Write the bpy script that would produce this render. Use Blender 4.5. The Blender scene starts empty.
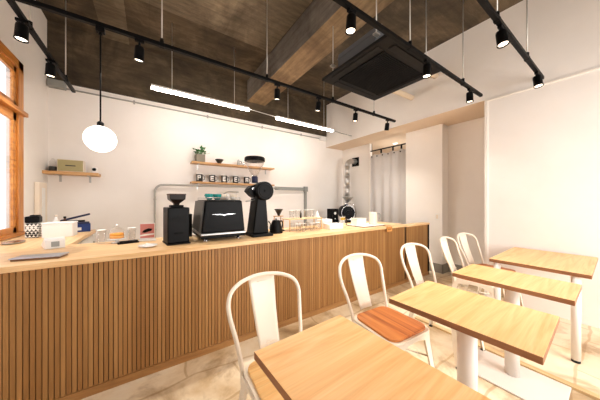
import bpy, bmesh, math, random
from mathutils import Vector, Matrix
random.seed(7)
PI = math.pi
SC = bpy.context.scene
COL = SC.collection

# ------------------------------------------------------------------ materials
def srgb(r, g, b):
    def f(c):
        c /= 255.0
        return c / 12.92 if c <= 0.04045 else ((c + 0.055) / 1.055) ** 2.4
    return (f(r), f(g), f(b), 1)

def mat(name, col, rough=0.5, metal=0.0, **kw):
    m = bpy.data.materials.new(name); m.use_nodes = True
    b = m.node_tree.nodes['Principled BSDF']
    b.inputs['Base Color'].default_value = col
    b.inputs['Roughness'].default_value = rough
    b.inputs['Metallic'].default_value = metal
    for k, v in kw.items():
        b.inputs[k.replace('_', ' ')].default_value = v
    return m

def nodes(m):
    nt = m.node_tree
    return nt, nt.nodes, nt.links, nt.nodes['Principled BSDF']

def coords(nt, scale=(1, 1, 1), rot=(0, 0, 0), kind='Object'):
    tc = nt.nodes.new('ShaderNodeTexCoord'); mp = nt.nodes.new('ShaderNodeMapping')
    mp.inputs['Scale'].default_value = scale; mp.inputs['Rotation'].default_value = rot
    nt.links.new(tc.outputs[kind], mp.inputs['Vector'])
    return mp.outputs['Vector']

def noise(nt, vec, scale, detail=4, rough=0.55, dist=0.0):
    n = nt.nodes.new('ShaderNodeTexNoise')
    n.inputs['Scale'].default_value = scale; n.inputs['Detail'].default_value = detail
    n.inputs['Roughness'].default_value = rough; n.inputs['Distortion'].default_value = dist
    nt.links.new(vec, n.inputs['Vector'])
    return n.outputs['Fac']

def ramp(nt, fac, stops):
    r = nt.nodes.new('ShaderNodeValToRGB')
    e = r.color_ramp.elements
    while len(e) < len(stops): e.new(0.5)
    for x, (p, c) in zip(e, stops):
        x.position = p; x.color = c
    nt.links.new(fac, r.inputs['Fac'])
    return r.outputs['Color']

def mix(nt, fac, a, b, mode='MIX'):
    m = nt.nodes.new('ShaderNodeMix'); m.data_type = 'RGBA'; m.blend_type = mode
    for k, v in ((0, fac), (6, a), (7, b)):
        if isinstance(v, bpy.types.NodeSocket): nt.links.new(v, m.inputs[k])
        else: m.inputs[k].default_value = v
    return m.outputs[2]

def bump(nt, h, strength, dist=0.01):
    b = nt.nodes.new('ShaderNodeBump'); b.inputs['Strength'].default_value = strength
    b.inputs['Distance'].default_value = dist
    nt.links.new(h, b.inputs['Height'])
    nt.links.new(b.outputs['Normal'], nt.nodes['Principled BSDF'].inputs['Normal'])

def wood(name, c1, c2, c3, axis='x', rough=0.45, grain=1.0, ring=True):
    m = mat(name, c1, rough); nt, N, L, B = nodes(m)
    sc = {'x': (0.5, 6, 6), 'y': (6, 0.5, 6), 'z': (6, 6, 0.5)}[axis]
    v = coords(nt, sc)
    a = noise(nt, v, 1.6 * grain, 4, 0.55, 2.4)
    c = ramp(nt, a, [(0.3, c2), (0.5, c1), (0.72, c3)])
    f = noise(nt, coords(nt, {'x': (1, 40, 40), 'y': (40, 1, 40), 'z': (40, 40, 1)}[axis]), 4, 3, 0.6)
    f2 = ramp(nt, f, [(0.3, (0.78, 0.78, 0.78, 1)), (0.65, (1, 1, 1, 1))])
    c = mix(nt, 0.55, c, f2, 'MULTIPLY')
    L.new(c, B.inputs['Base Color'])
    bump(nt, f, 0.08, 0.002)
    return m

M = {}
M['plaster'] = mat('white_plaster', srgb(238, 230, 222), 0.75)
nt, N, L, B = nodes(M['plaster'])
_n = noise(nt, coords(nt, (1, 1, 1)), 1.1, 5, 0.6)
L.new(ramp(nt, _n, [(0.3, srgb(241, 235, 229)), (0.7, srgb(248, 243, 238))]), B.inputs['Base Color'])
bump(nt, noise(nt, coords(nt), 22, 4), 0.06, 0.01)
M['white_paint'] = mat('white_paint_trim', srgb(242, 236, 228), 0.5)
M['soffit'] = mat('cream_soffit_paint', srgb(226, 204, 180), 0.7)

def concrete(name, dark, mid, light, board=0.35, streak=(1, 7, 7)):
    m = mat(name, mid, 0.85); nt, N, L, B = nodes(m)
    big = noise(nt, coords(nt, (1, 1, 1)), 1.3, 8, 0.68, 0.6)
    c = ramp(nt, big, [(0.33, dark), (0.5, mid), (0.7, light)])
    br = N.new('ShaderNodeTexBrick'); br.offset = 0.0
    br.inputs['Scale'].default_value = 1.0
    br.inputs['Brick Width'].default_value = 0.9; br.inputs['Row Height'].default_value = 0.6
    br.inputs['Mortar Size'].default_value = 0.004
    br.inputs['Color1'].default_value = (0.62, 0.62, 0.62, 1); br.inputs['Color2'].default_value = (1, 1, 1, 1)
    br.inputs['Mortar'].default_value = (0.45, 0.45, 0.45, 1)
    L.new(coords(nt, (1, 1, 1)), br.inputs['Vector'])
    c = mix(nt, board, c, br.outputs['Color'], 'MULTIPLY')
    st = ramp(nt, noise(nt, coords(nt, streak), 2.5, 6, 0.7), [(0.36, (0.55, 0.53, 0.5, 1)), (0.60, (1, 1, 1, 1))])
    c = mix(nt, 0.8, c, st, 'MULTIPLY')
    sp = ramp(nt, noise(nt, coords(nt), 9, 6, 0.75), [(0.60, (1, 1, 1, 1)), (0.72, (1.5, 1.45, 1.35, 1))])
    c = mix(nt, 0.8, c, sp, 'MULTIPLY')
    L.new(c, B.inputs['Base Color'])
    bump(nt, noise(nt, coords(nt), 14, 6, 0.7), 0.35, 0.02)
    return m
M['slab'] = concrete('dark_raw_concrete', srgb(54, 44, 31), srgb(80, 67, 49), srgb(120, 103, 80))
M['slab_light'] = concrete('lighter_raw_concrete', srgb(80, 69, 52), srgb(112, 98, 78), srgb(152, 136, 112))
M['beam'] = concrete('grey_raw_concrete', srgb(88, 82, 74), srgb(118, 111, 102), srgb(150, 143, 133), 0.2, (8, .7, 8))
M['beam_under'] = concrete('brown_board_marked_concrete', srgb(104, 82, 56), srgb(138, 112, 80), srgb(176, 148, 110), 0.25, (8, .7, 8))

# floor
m = M['floor'] = mat('worn_beige_screed', srgb(205, 182, 150), 0.42); nt, N, L, B = nodes(m)
v = coords(nt)
base = ramp(nt, noise(nt, v, 1.9, 6, 0.6, 0.3), [(0.28, srgb(160, 128, 90)), (0.40, srgb(214, 188, 150)), (0.52, srgb(238, 220, 190)), (0.75, srgb(246, 236, 216))])
br = N.new('ShaderNodeTexBrick'); br.offset = 0.5
br.inputs['Scale'].default_value = 1.0; br.inputs['Brick Width'].default_value = 0.62; br.inputs['Row Height'].default_value = 0.31
br.inputs['Mortar Size'].default_value = 0.012; br.inputs['Mortar Smooth'].default_value = 0.6
br.inputs['Color1'].default_value = (0.85, 0.82, 0.78, 1); br.inputs['Color2'].default_value = (1, 1, 1, 1)
br.inputs['Mortar'].default_value = (0.62, 0.52, 0.40, 1)
dv = N.new('ShaderNodeVectorMath'); dv.operation = 'ADD'
wn = N.new('ShaderNodeTexNoise'); wn.inputs['Scale'].default_value = 3; wn.inputs['Detail'].default_value = 1.5; L.new(v, wn.inputs['Vector'])
sc_ = N.new('ShaderNodeVectorMath'); sc_.operation = 'SCALE'; sc_.inputs['Scale'].default_value = 0.12
L.new(wn.outputs['Color'], sc_.inputs[0]); L.new(v, dv.inputs[0]); L.new(sc_.outputs[0], dv.inputs[1])
L.new(dv.outputs[0], br.inputs['Vector'])
c = mix(nt, 0.75, base, br.outputs['Color'], 'MULTIPLY')
dirt = ramp(nt, noise(nt, coords(nt, (1, 1, 1), (0, 0, 0.5)), 1.7, 6, 0.62, 0.5), [(0.53, (1, 1, 1, 1)), (0.62, (0.50, 0.40, 0.29, 1))])
c = mix(nt, 0.75, c, dirt, 'MULTIPLY')
L.new(c, B.inputs['Base Color'])
bump(nt, noise(nt, v, 9, 6, 0.7), 0.18, 0.01)

M['top_wood'] = wood('pale_pine_top', srgb(249, 195, 130), srgb(238, 172, 104), srgb(252, 210, 150), 'x', 0.38)
M['edge_wood'] = wood('shaded_brown_end_grain', srgb(158, 104, 66), srgb(128, 80, 48), srgb(180, 124, 82), 'y', 0.5)  # end grain, with the shade on the table edges mixed into its brown
M['counter_wood'] = wood('light_oak_counter', srgb(236, 196, 144), srgb(222, 176, 120), srgb(244, 210, 162), 'x', 0.4)
M['arm_wood'] = wood('light_oak_counter_lengthways', srgb(236, 196, 144), srgb(222, 176, 120), srgb(244, 210, 162), 'y', 0.4)
M['shelf_wood'] = wood('oak_shelf', srgb(205, 158, 104), srgb(180, 130, 80), srgb(222, 178, 124), 'x', 0.5)
M['window_wood'] = wood('orange_varnished_wood', srgb(214, 140, 62), srgb(180, 106, 40), srgb(230, 160, 84), 'z', 0.35)
M['window_wood_y'] = wood('orange_varnished_wood_rails', srgb(214, 140, 62), srgb(180, 106, 40), srgb(230, 160, 84), 'y', 0.35)
M['seat_wood'] = wood('orange_brown_seat_wood', srgb(202, 118, 52), srgb(158, 80, 30), srgb(222, 146, 76), 'y', 0.38)
M['seat_wood_lit'] = wood('lit_seat_wood', srgb(236, 184, 112), srgb(214, 154, 84), srgb(244, 204, 138), 'x', 0.38)  # same seat wood, with the light falling on it put into the colour
M['sign_wood'] = wood('orange_wood_tag', srgb(214, 146, 72), srgb(190, 120, 56), srgb(226, 160, 88), 'x', 0.45)
M['strip_wood'] = wood('pale_floor_batten', srgb(226, 196, 146), srgb(206, 170, 118), srgb(238, 212, 170), 'y', 0.45)

# slats: each lath a slightly different tone
m = M['slat'] = mat('brown_slat_wood', srgb(176, 128, 84), 0.5); nt, N, L, B = nodes(m)
tc = N.new('ShaderNodeTexCoord'); sx = N.new('ShaderNodeSeparateXYZ'); L.new(tc.outputs['Object'], sx.inputs[0])
dvv = N.new('ShaderNodeMath'); dvv.operation = 'DIVIDE'; dvv.inputs[1].default_value = 0.026; L.new(sx.outputs['X'], dvv.inputs[0])
fl = N.new('ShaderNodeMath'); fl.operation = 'FLOOR'; L.new(dvv.outputs[0], fl.inputs[0])
wnn = N.new('ShaderNodeTexWhiteNoise'); wnn.noise_dimensions = '1D'; L.new(fl.outputs[0], wnn.inputs['W'])
tone = ramp(nt, wnn.outputs['Value'], [(0.0, srgb(158, 110, 58)), (0.5, srgb(171, 123, 69)), (1.0, srgb(184, 136, 81))])
gr = ramp(nt, noise(nt, coords(nt, (30, 30, 1.2)), 2, 5, 0.6, 0.6), [(0.3, (0.66, 0.64, 0.6, 1)), (0.7, (1, 1, 1, 1))])
L.new(mix(nt, 0.7, tone, gr, 'MULTIPLY'), B.inputs['Base Color'])
M['slat_back'] = mat('dark_gap_backing', srgb(58, 36, 20), 0.8)
M['kick'] = wood('brown_kick_board', srgb(170, 122, 70), srgb(150, 104, 58), srgb(182, 136, 84), 'x', 0.5)

M['black'] = mat('matt_black_metal', srgb(7, 7, 8), 0.5, 0.0, Specular_IOR_Level=0.15)
M['black_plastic'] = mat('black_plastic', srgb(5, 5, 6), 0.4, 0.0, Specular_IOR_Level=0.12)
M['ac_black'] = mat('charcoal_plastic', srgb(19, 19, 20), 0.6, 0.0, Specular_IOR_Level=0.25)
M['ac_dark'] = mat('dark_grille', srgb(10, 10, 11), 0.8, 0.0, Specular_IOR_Level=0.2)
M['ac_metal'] = mat('galvanised_casing', srgb(92, 96, 100), 0.55, 0.2)
M['rod'] = mat('zinc_rod', srgb(190, 188, 182), 0.4, 0.6)
M['chrome'] = mat('chrome', srgb(215, 215, 218), 0.22, 1.0)
M['steel'] = mat('brushed_steel', srgb(186, 186, 184), 0.32, 0.9)
M['flue'] = mat('stainless_flue', srgb(205, 203, 200), 0.36, 0.9)
M['grey_metal'] = mat('grey_metal_box', srgb(150, 152, 148), 0.5, 0.2)
M['grey_pipe'] = mat('grey_conduit', srgb(176, 174, 168), 0.45, 0.3)
M['chair_white'] = mat('cream_white_powder_coat', srgb(236, 224, 206), 0.38)
M['leg_white'] = mat('white_table_metal', srgb(228, 220, 212), 0.38)
M['white'] = mat('white_plastic', srgb(240, 238, 234), 0.4)
M['white_ceramic'] = mat('white_ceramic', srgb(240, 238, 235), 0.2)
M['paper'] = mat('white_paper', srgb(242, 240, 238), 0.7)
M['cream'] = mat('cream_enamel', srgb(236, 222, 204), 0.3)
M['teal'] = mat('teal_ceramic', srgb(24, 140, 136), 0.2)
M['orange'] = mat('orange_cake', srgb(238, 160, 60), 0.6)
M['orange_pale'] = mat('pale_sponge', srgb(248, 214, 150), 0.8)
M['blue'] = mat('dark_blue_card', srgb(18, 52, 120), 0.5)
M['navy'] = mat('navy_plastic', srgb(14, 26, 66), 0.45)
M['leaf'] = mat('green_leaf', srgb(52, 112, 54), 0.5)
M['pot'] = mat('grey_cement_pot', srgb(138, 130, 116), 0.85)
M['dark_ceramic'] = mat('dark_glazed_ceramic', srgb(44, 40, 36), 0.4)
M['mug'] = mat('black_enamel_mug', srgb(44, 42, 42), 0.35)
M['bean'] = mat('brown_coffee_beans', srgb(70, 42, 26), 0.6)
M['smoke'] = mat('smoky_plastic', srgb(34, 25, 20), 0.3, 0.0, Specular_IOR_Level=0.2)
M['speaker_cloth'] = mat('olive_speaker_cloth', srgb(172, 160, 116), 0.85)
M['yellow'] = mat('yellow_label', srgb(244, 196, 40), 0.5)
M['pink'] = mat('pink_print', srgb(206, 130, 124), 0.5)
M['silver'] = mat('silver_aluminium', srgb(178, 180, 188), 0.3, 0.6)
M['rubber'] = mat('black_rubber', srgb(14, 14, 14), 0.7)
M['curtain'] = mat('white_curtain_cloth', srgb(234, 232, 232), 0.85)
nt, N, L, B = nodes(M['curtain'])
_t = N.new('ShaderNodeBsdfTranslucent'); _t.inputs['Color'].default_value = srgb(240, 236, 232)
_m = N.new('ShaderNodeMixShader'); _m.inputs[0].default_value = 0.35
L.new(B.outputs[0], _m.inputs[1]); L.new(_t.outputs[0], _m.inputs[2]); L.new(_m.outputs[0], N['Material Output'].inputs['Surface'])
M['insul'] = mat('beige_pipe_wrap', srgb(226, 208, 184), 0.7)
M['baseboard'] = mat('grey_vinyl_baseboard', srgb(150, 146, 138), 0.5)
M['outside'] = mat('pale_outside_cladding', srgb(226, 206, 200), 0.8)
M['yard'] = mat('pale_paving', srgb(190, 186, 180), 0.9)
M['grain_dark'] = mat('dark_plywood', srgb(120, 84, 58), 0.6)
# grille texture on the air conditioner
# glass
def glass(name, col=(1, 1, 1, 1), rough=0.0, mixf=0.75):
    m = bpy.data.materials.new(name); m.use_nodes = True; nt = m.node_tree
    for n in list(nt.nodes): nt.nodes.remove(n)
    o = nt.nodes.new('ShaderNodeOutputMaterial'); t = nt.nodes.new('ShaderNodeBsdfTransparent')
    g = nt.nodes.new('ShaderNodeBsdfGlossy'); g.inputs['Roughness'].default_value = 0.05
    t.inputs['Color'].default_value = col
    fr = nt.nodes.new('ShaderNodeLayerWeight'); fr.inputs['Blend'].default_value = 0.12
    mx = nt.nodes.new('ShaderNodeMixShader')
    nt.links.new(fr.outputs['Facing'], mx.inputs[0]); nt.links.new(t.outputs[0], mx.inputs[1]); nt.links.new(g.outputs[0], mx.inputs[2])
    nt.links.new(mx.outputs[0], o.inputs['Surface'])
    return m
M['glass'] = glass('window_glass')
M['drink_glass'] = glass('clear_drinking_glass', (0.985, 0.985, 0.985, 1))
M['amber_glass'] = glass('tinted_clear_hopper', (0.985, 0.975, 0.97, 1))
def emit(name, col, s):
    m = bpy.data.materials.new(name); m.use_nodes = True; nt, N, L, B = nodes(m)
    B.inputs['Base Color'].default_value = col; B.inputs['Emission Color'].default_value = col
    B.inputs['Emission Strength'].default_value = s
    return m
M['led'] = emit('led_diffuser', (1, 0.91, 0.82, 1), 42)
M['globe'] = emit('opal_globe', (1, 0.93, 0.84, 1), 2.2)
M['lens'] = emit('spot_lens', (1, 0.82, 0.62, 1), 6)
# polka dot box
m = M['polka'] = mat('black_and_white_check_card', srgb(235, 235, 230), 0.6); nt, N, L, B = nodes(m)
ch = N.new('ShaderNodeTexChecker'); ch.inputs['Scale'].default_value = 1
ch.inputs['Color1'].default_value = srgb(28, 28, 28); ch.inputs['Color2'].default_value = srgb(236, 234, 228)
L.new(coords(nt, (52, 52, 52), (0.785, 0.785, 0.0)), ch.inputs['Vector']); L.new(ch.outputs['Color'], B.inputs['Base Color'])

# ------------------------------------------------------------------ mesh helpers
def bx(bm, x0, x1, y0, y1, z0, z1, bev=0.0, mi=0, seg=2):
    b = bmesh.new()
    bmesh.ops.create_cube(b, size=1)
    for v in b.verts:
        v.co = Vector(((v.co.x + .5) * (x1 - x0) + x0, (v.co.y + .5) * (y1 - y0) + y0, (v.co.z + .5) * (z1 - z0) + z0))
    if bev: bmesh.ops.bevel(b, geom=b.edges[:], offset=bev, segments=seg, affect='EDGES', profile=0.5)
    for f in b.faces: f.material_index = mi
    merge(bm, b)

def merge(bm, b, mtx=None):
    if mtx is not None: bmesh.ops.transform(b, matrix=mtx, verts=b.verts)
    mp = {v: bm.verts.new(v.co) for v in b.verts}
    for f in b.faces:
        try:
            nf = bm.faces.new([mp[v] for v in f.verts]); nf.material_index = f.material_index; nf.smooth = f.smooth
        except ValueError: pass
    b.free()

def cyl(bm, p0, p1, r0, r1=None, n=20, cap=True, mi=0, smooth=True):
    r1 = r0 if r1 is None else r1
    p0, p1 = Vector(p0), Vector(p1); d = (p1 - p0).normalized()
    a = d.orthogonal().normalized(); b = d.cross(a)
    rings = []
    for p, r in ((p0, r0), (p1, r1)):
        rings.append([bm.verts.new(p + (a * math.cos(2 * PI * i / n) + b * math.sin(2 * PI * i / n)) * r) for i in range(n)])
    for i in range(n):
        f = bm.faces.new([rings[0][i], rings[0][(i + 1) % n], rings[1][(i + 1) % n], rings[1][i]]); f.smooth = smooth; f.material_index = mi
    if cap:
        f = bm.faces.new(rings[0][::-1]); f.material_index = mi
        f = bm.faces.new(rings[1]); f.material_index = mi

def lathe(bm, prof, center=(0, 0, 0), axis='z', n=28, mi=0, smooth=True):
    """prof: list of (radius, height) from bottom to top"""
    cx, cy, cz = center; rings = []
    for r, h in prof:
        ring = []
        for i in range(n):
            a = 2 * PI * i / n; c, s = math.cos(a) * r, math.sin(a) * r
            if axis == 'z': co = (cx + c, cy + s, cz + h)
            elif axis == 'y': co = (cx + c, cy + h, cz + s)
            else: co = (cx + h, cy + c, cz + s)
            ring.append(bm.verts.new(co))
        rings.append(ring)
    for a, b in zip(rings, rings[1:]):
        for i in range(n):
            f = bm.faces.new([a[i], a[(i + 1) % n], b[(i + 1) % n], b[i]]); f.smooth = smooth; f.material_index = mi
    for r, rv in ((rings[0], True), (rings[-1], False)):
        f = bm.faces.new(r[::-1] if rv else r); f.material_index = mi

def tube(bm, pts, r, n=12, mi=0, closed=False):
    pts = [Vector(p) for p in pts]; rings = []; up = None
    for i, p in enumerate(pts):
        d = (pts[min(i + 1, len(pts) - 1)] - pts[max(i - 1, 0)]).normalized()
        if up is None: up = d.orthogonal().normalized()
        up = (up - d * up.dot(d)).normalized(); b = d.cross(up)
        rr = r[i] if isinstance(r, (list, tuple)) else r
        rings.append([bm.verts.new(p + (up * math.cos(2 * PI * k / n) + b * math.sin(2 * PI * k / n)) * rr) for k in range(n)])
    for a, b in zip(rings, rings[1:]):
        for k in range(n):
            f = bm.faces.new([a[k], a[(k + 1) % n], b[(k + 1) % n], b[k]]); f.smooth = True; f.material_index = mi
    f = bm.faces.new(rings[0][::-1]); f.material_index = mi
    f = bm.faces.new(rings[-1]); f.material_index = mi

def smooth_path(pts, sub=6):
    """Catmull-Rom through pts"""
    P = [Vector(p) for p in pts]; out = []
    P = [P[0] * 2 - P[1]] + P + [P[-1] * 2 - P[-2]]
    for i in range(1, len(P) - 2):
        for k in range(sub):
            t = k / sub
            out.append(0.5 * ((2 * P[i]) + (-P[i - 1] + P[i + 1]) * t + (2 * P[i - 1] - 5 * P[i] + 4 * P[i + 1] - P[i + 2]) * t * t + (-P[i - 1] + 3 * P[i] - 3 * P[i + 1] + P[i + 2]) * t ** 3))
    out.append(P[-2]); return out

def prism(bm, poly, h0, h1, plane='xz', bev=0.0, mi=0):
    """extrude a 2D polygon; plane xz -> extruded along y, xy -> along z, yz -> along x"""
    b = bmesh.new()
    def co(p, h):
        return {'xz': (p[0], h, p[1]), 'xy': (p[0], p[1], h), 'yz': (h, p[0], p[1])}[plane]
    A = [b.verts.new(co(p, h0)) for p in poly]; Bv = [b.verts.new(co(p, h1)) for p in poly]
    b.faces.new(A); b.faces.new(Bv[::-1])
    for i in range(len(poly)):
        j = (i + 1) % len(poly); b.faces.new([A[j], A[i], Bv[i], Bv[j]])
    bmesh.ops.recalc_face_normals(b, faces=b.faces[:])
    if bev: bmesh.ops.bevel(b, geom=b.edges[:], offset=bev, segments=2, affect='EDGES', profile=0.5)
    for f in b.faces: f.material_index = mi
    merge(bm, b)

def obj(name, bm, mats, parent=None, loc=(0, 0, 0), rot=(0, 0, 0), recalc=True):
    if recalc: bmesh.ops.recalc_face_normals(bm, faces=bm.faces[:])
    me = bpy.data.meshes.new(name); bm.to_mesh(me); bm.free()
    if not isinstance(mats, (list, tuple)): mats = [mats]
    for q in mats: me.materials.append(M[q] if isinstance(q, str) else q)
    o = bpy.data.objects.new(name, me); COL.objects.link(o)
    o.location = loc; o.rotation_euler = rot
    if parent: o.parent = parent
    return o

def B_(*a, **k):
    bm = bmesh.new(); bx(bm, *a, **k); return bm

def struct(name, bm, mats, loc=(0, 0, 0), parent=None):
    o = obj(name, bm, mats, parent, loc); o['kind'] = 'structure'; return o

def tag(o, label, cat, group=None):
    o['label'] = label; o['category'] = cat
    if group: o['group'] = group
    return o

def thing(name, label, cat, loc=(0, 0, 0), rotz=0, group=None):
    o = bpy.data.objects.new(name, None); o.empty_display_size = 0.05; COL.objects.link(o)
    o.location = loc; o.rotation_euler = (0, 0, rotz)
    return tag(o, label, cat, group)

def dup(root, label, loc=None, rotz=None):
    def cp(o, par):
        c = o.copy(); COL.objects.link(c); c.parent = par
        for ch in list(o.children): cp(ch, c)
        return c
    r = cp(root, None); r['label'] = label
    if loc is not None: r.location = loc
    if rotz is not None: r.rotation_euler = (0, 0, rotz)
    return r

# ------------------------------------------------------------------ setting
XL, YB, XR = -1.147, 4.45, 3.78       # left wall, back wall, right wall panel
ZC, ZB, ZS = 3.73, 2.93, 2.65         # ceiling slab, top of white wall, soffit of the bulkhead
YF = -1.6
struct('floor', B_(XL - .3, 6.3, YF - .2, YB + .2, -.1, 0), 'floor')
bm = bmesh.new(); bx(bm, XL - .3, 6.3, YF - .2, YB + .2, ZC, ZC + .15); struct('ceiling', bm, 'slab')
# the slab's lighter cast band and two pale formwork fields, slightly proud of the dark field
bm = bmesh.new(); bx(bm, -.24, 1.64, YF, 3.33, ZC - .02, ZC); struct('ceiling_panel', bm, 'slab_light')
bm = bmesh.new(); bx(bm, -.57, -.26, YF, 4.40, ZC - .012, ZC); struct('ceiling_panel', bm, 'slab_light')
# beams
bm = bmesh.new(); bx(bm, XL, XR, 4.42, YB + .15, ZB, ZC); struct('ceiling_beam', bm, 'slab')
bm = bmesh.new(); bx(bm, 1.66, 2.055, YF, 4.42, 3.315, ZC)
for f in bm.faces:
    pass
o = struct('ceiling_beam', bm, ['beam', 'beam_under'])
for p in o.data.polygons:
    if p.normal.z < -.5: p.material_index = 1
# walls
struct('wall_back', B_(XL - .1, 6.3, YB, YB + .1, 0, ZB + .02), 'plaster')
bm = bmesh.new()   # left wall with the window opening
WY0, WY1, WZ0, WZ1 = 1.0, 3.727, .93, 2.775
bx(bm, XL - .12, XL, YF, WY0, 0, ZC); bx(bm, XL - .12, XL, WY1, YB + .1, 0, ZC)
bx(bm, XL - .12, XL, WY0, WY1, 0, WZ0); bx(bm, XL - .12, XL, WY0, WY1, WZ1, ZC)
struct('wall_left', bm, 'plaster')
bm = bmesh.new()   # front wall behind the camera with a broad shop window
bx(bm, XL - .12, .6, YF - .12, YF, 0, ZC); bx(bm, 3.6, 6.3, YF - .12, YF, 0, ZC)
bx(bm, .6, 3.6, YF - .12, YF, 0, .35); bx(bm, .6, 3.6, YF - .12, YF, 2.45, ZC)
struct('wall_front', bm, 'plaster')
bm = bmesh.new()
bx(bm, XR, XR + .7, YF, 1.13, 0, ZC)
struct('wall_right', bm, 'plaster')
bm = bmesh.new(); bx(bm, XR, 6.3, 1.13, YB, ZS, ZC)
o = struct('wall_bulkhead', bm, ['plaster', 'soffit'])
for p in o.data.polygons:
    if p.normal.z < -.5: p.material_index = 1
struct('wall_recess', B_(4.52, 4.64, 1.13, 1.905, 0, ZS), 'plaster')
struct('wall_pillar', B_(4.30, 4.64, 1.905, 2.585, 0, ZS), 'plaster')
struct('wall_kitchen', B_(4.38, 4.48, 3.555, YB, 0, ZS), 'plaster')
struct('wall_storage', B_(5.9, 6.0, 1.2, YB, 0, ZS), 'soffit')
struct('trim_1', B_(XR - .014, XR, YF, 1.13, 2.625, 2.650, bev=.003), 'white_paint')
struct('trim_2', B_(XR - .012, XR + .03, 1.105, 1.142, 0, 2.65, bev=.003), 'white_paint')
struct('trim_3', B_(4.36, 4.385, 3.53, 3.56, 0, ZS), 'white_paint')
bm = bmesh.new(); bx(bm, 4.285, 4.30, 1.89, 2.585, 0, .16, bev=.003); bx(bm, 4.285, 4.52, 1.89, 1.905, 0, .16, bev=.003)
struct('baseboard_pillar', bm, 'baseboard')
struct('baseboard_recess', B_(4.505, 4.52, 1.14, 1.89, 0, .16, bev=.003), 'baseboard')
# floor batten by the tables
struct('trim_4', B_(2.415, 2.465, -.6, 1.35, 0, .018, bev=.003), 'strip_wood')
# front window glazing (behind the camera)
bm = bmesh.new()
for x in (.6, 2.07, 3.54): bx(bm, x, x + .06, YF - .09, YF - .03, .35, 2.45)
bx(bm, .6, 3.6, YF - .09, YF - .03, .35, .41); bx(bm, .6, 3.6, YF - .09, YF - .03, 2.39, 2.45)
w = struct('window_2', bm, 'window_wood_y')
struct('pane', B_(.65, 3.55, YF - .065, YF - .059, .40, 2.40), 'glass', parent=w)
# left window
bm = bmesh.new(); X0, X1 = XL - .035, XL + .006
bx(bm, X0, X1, WY1 - .12, WY1, WZ0, WZ1, bev=.004); bx(bm, X0, X1, WY0, WY0 + .10, WZ0, WZ1, bev=.004)
bx(bm, X0, X1, 2.42, 2.50, WZ0, WZ1, bev=.004)
w = struct('window_1', bm, 'window_wood')
bm = bmesh.new(); bx(bm, X0, X1, WY0, WY1, WZ1 - .09, WZ1, bev=.004)
bx(bm, X0 - .01, X1 + .035, WY0, WY1, 2.205, 2.250, bev=.005)
bx(bm, X0, X1 + .02, WY0, WY1, WZ0 - .005, WZ0 + .03, bev=.004)
struct('window_frame', bm, 'window_wood_y', parent=w)
for (a, b) in ((1.10, 2.42), (2.50, 3.607)):
    bm = bmesh.new(); xa, xb = XL - .034, XL - .008
    for y in (a, b - .070): bx(bm, xa, xb, y, y + .070, WZ0 + .03, 2.205, bev=.004)
    bx(bm, xa, xb, a, b, WZ0 + .03, WZ0 + .09, bev=.004); bx(bm, xa, xb, a, b, 2.12, 2.205, bev=.004)
    for y in (a, b - .06): bx(bm, xa, xb, y, y + .06, 2.25, WZ1 - .09, bev=.004)
    bx(bm, xa, xb, a, b, 2.25, 2.32, bev=.004); bx(bm, xa, xb, a, b, WZ1 - .15, WZ1 - .09, bev=.004)
    s = struct('window_sash', bm, 'window_wood_y', parent=w)
    bm = bmesh.new(); bx(bm, XL - .020, XL - .016, a + .065, b - .065, WZ0 + .08, 2.13); bx(bm, XL - .020, XL - .016, a + .05, b - .05, 2.31, WZ1 - .14)
    struct('pane', bm, 'glass', parent=w)
# outside the left window: a pale clad neighbour wall and paving
bm = bmesh.new()
for i in range(40):
    y = -1 + i * .22
    bx(bm, -2.92 + .02 * (i % 2), -2.8 + .02 * (i % 2), y, y + .2, -.3, 3.2)
struct('wall_outside', bm, 'outside')
struct('ground_outside', B_(-8, XL - .3, -8, 8, -.35, -.12), 'yard')
struct('ground_outside', B_(XL - .3, 9, -9, YF - .2, -.35, -.12), 'yard')

# ------------------------------------------------------------------ counter
CY, CZ = 2.02, .92
t = thing('service_counter', 'long service counter faced with thin vertical brown wood slats', 'counter', (0, CY, 0))
X_0, X_1 = XL + .02, 3.345
bm = bmesh.new()
x = X_0; n = 0
k0 = math.ceil(X_0 / .026)
k = k0
while k * .026 + .024 < X_1:
    bx(bm, k * .026 + .003, k * .026 + .0245, 0, .014, .055, .883); k += 1
obj('slat_panel', bm, 'slat', t)
obj('body', B_(X_0, X_1, .0145, .06, .0, .883), 'slat_back', t)
obj('kick_board', B_(X_0, X_1, -.008, .0143, 0, .054, bev=.002), 'kick', t)
obj('inner_panel', B_(X_0 + .6, X_1, .06, .075, .0, .883), 'white', t)
t2 = thing('counter_worktop', 'pale oak counter top running along the slatted front', 'worktop', (0, CY, .884))
obj('worktop', B_(X_0, X_1, -.03, .66, 0, .036, bev=.003), 'counter_wood', t2)
t3 = thing('side_worktop', 'pale oak side worktop under the wooden window, branching off the counter', 'worktop', (0, 2.685, .884))
obj('worktop', B_(XL + .012, -.57, 0, 1.19, 0, .036, bev=.003), 'arm_wood', t3)
bm = bmesh.new(); bx(bm, XL + .02, -.60, .02, 1.17, -.884, -.001); obj('cabinet_body', bm, 'white', t3)
for i in range(3):
    d_ = obj('cabinet_door', B_(-.6, -.585, .03 + .38 * i, .40 + .38 * i, -.80, -.02, bev=.003), 'white', t3)
    obj('handle', B_(-.585, -.57, .34 + .38 * i, .36 + .38 * i, -.25, -.1, bev=.003), 'steel', d_)
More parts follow.
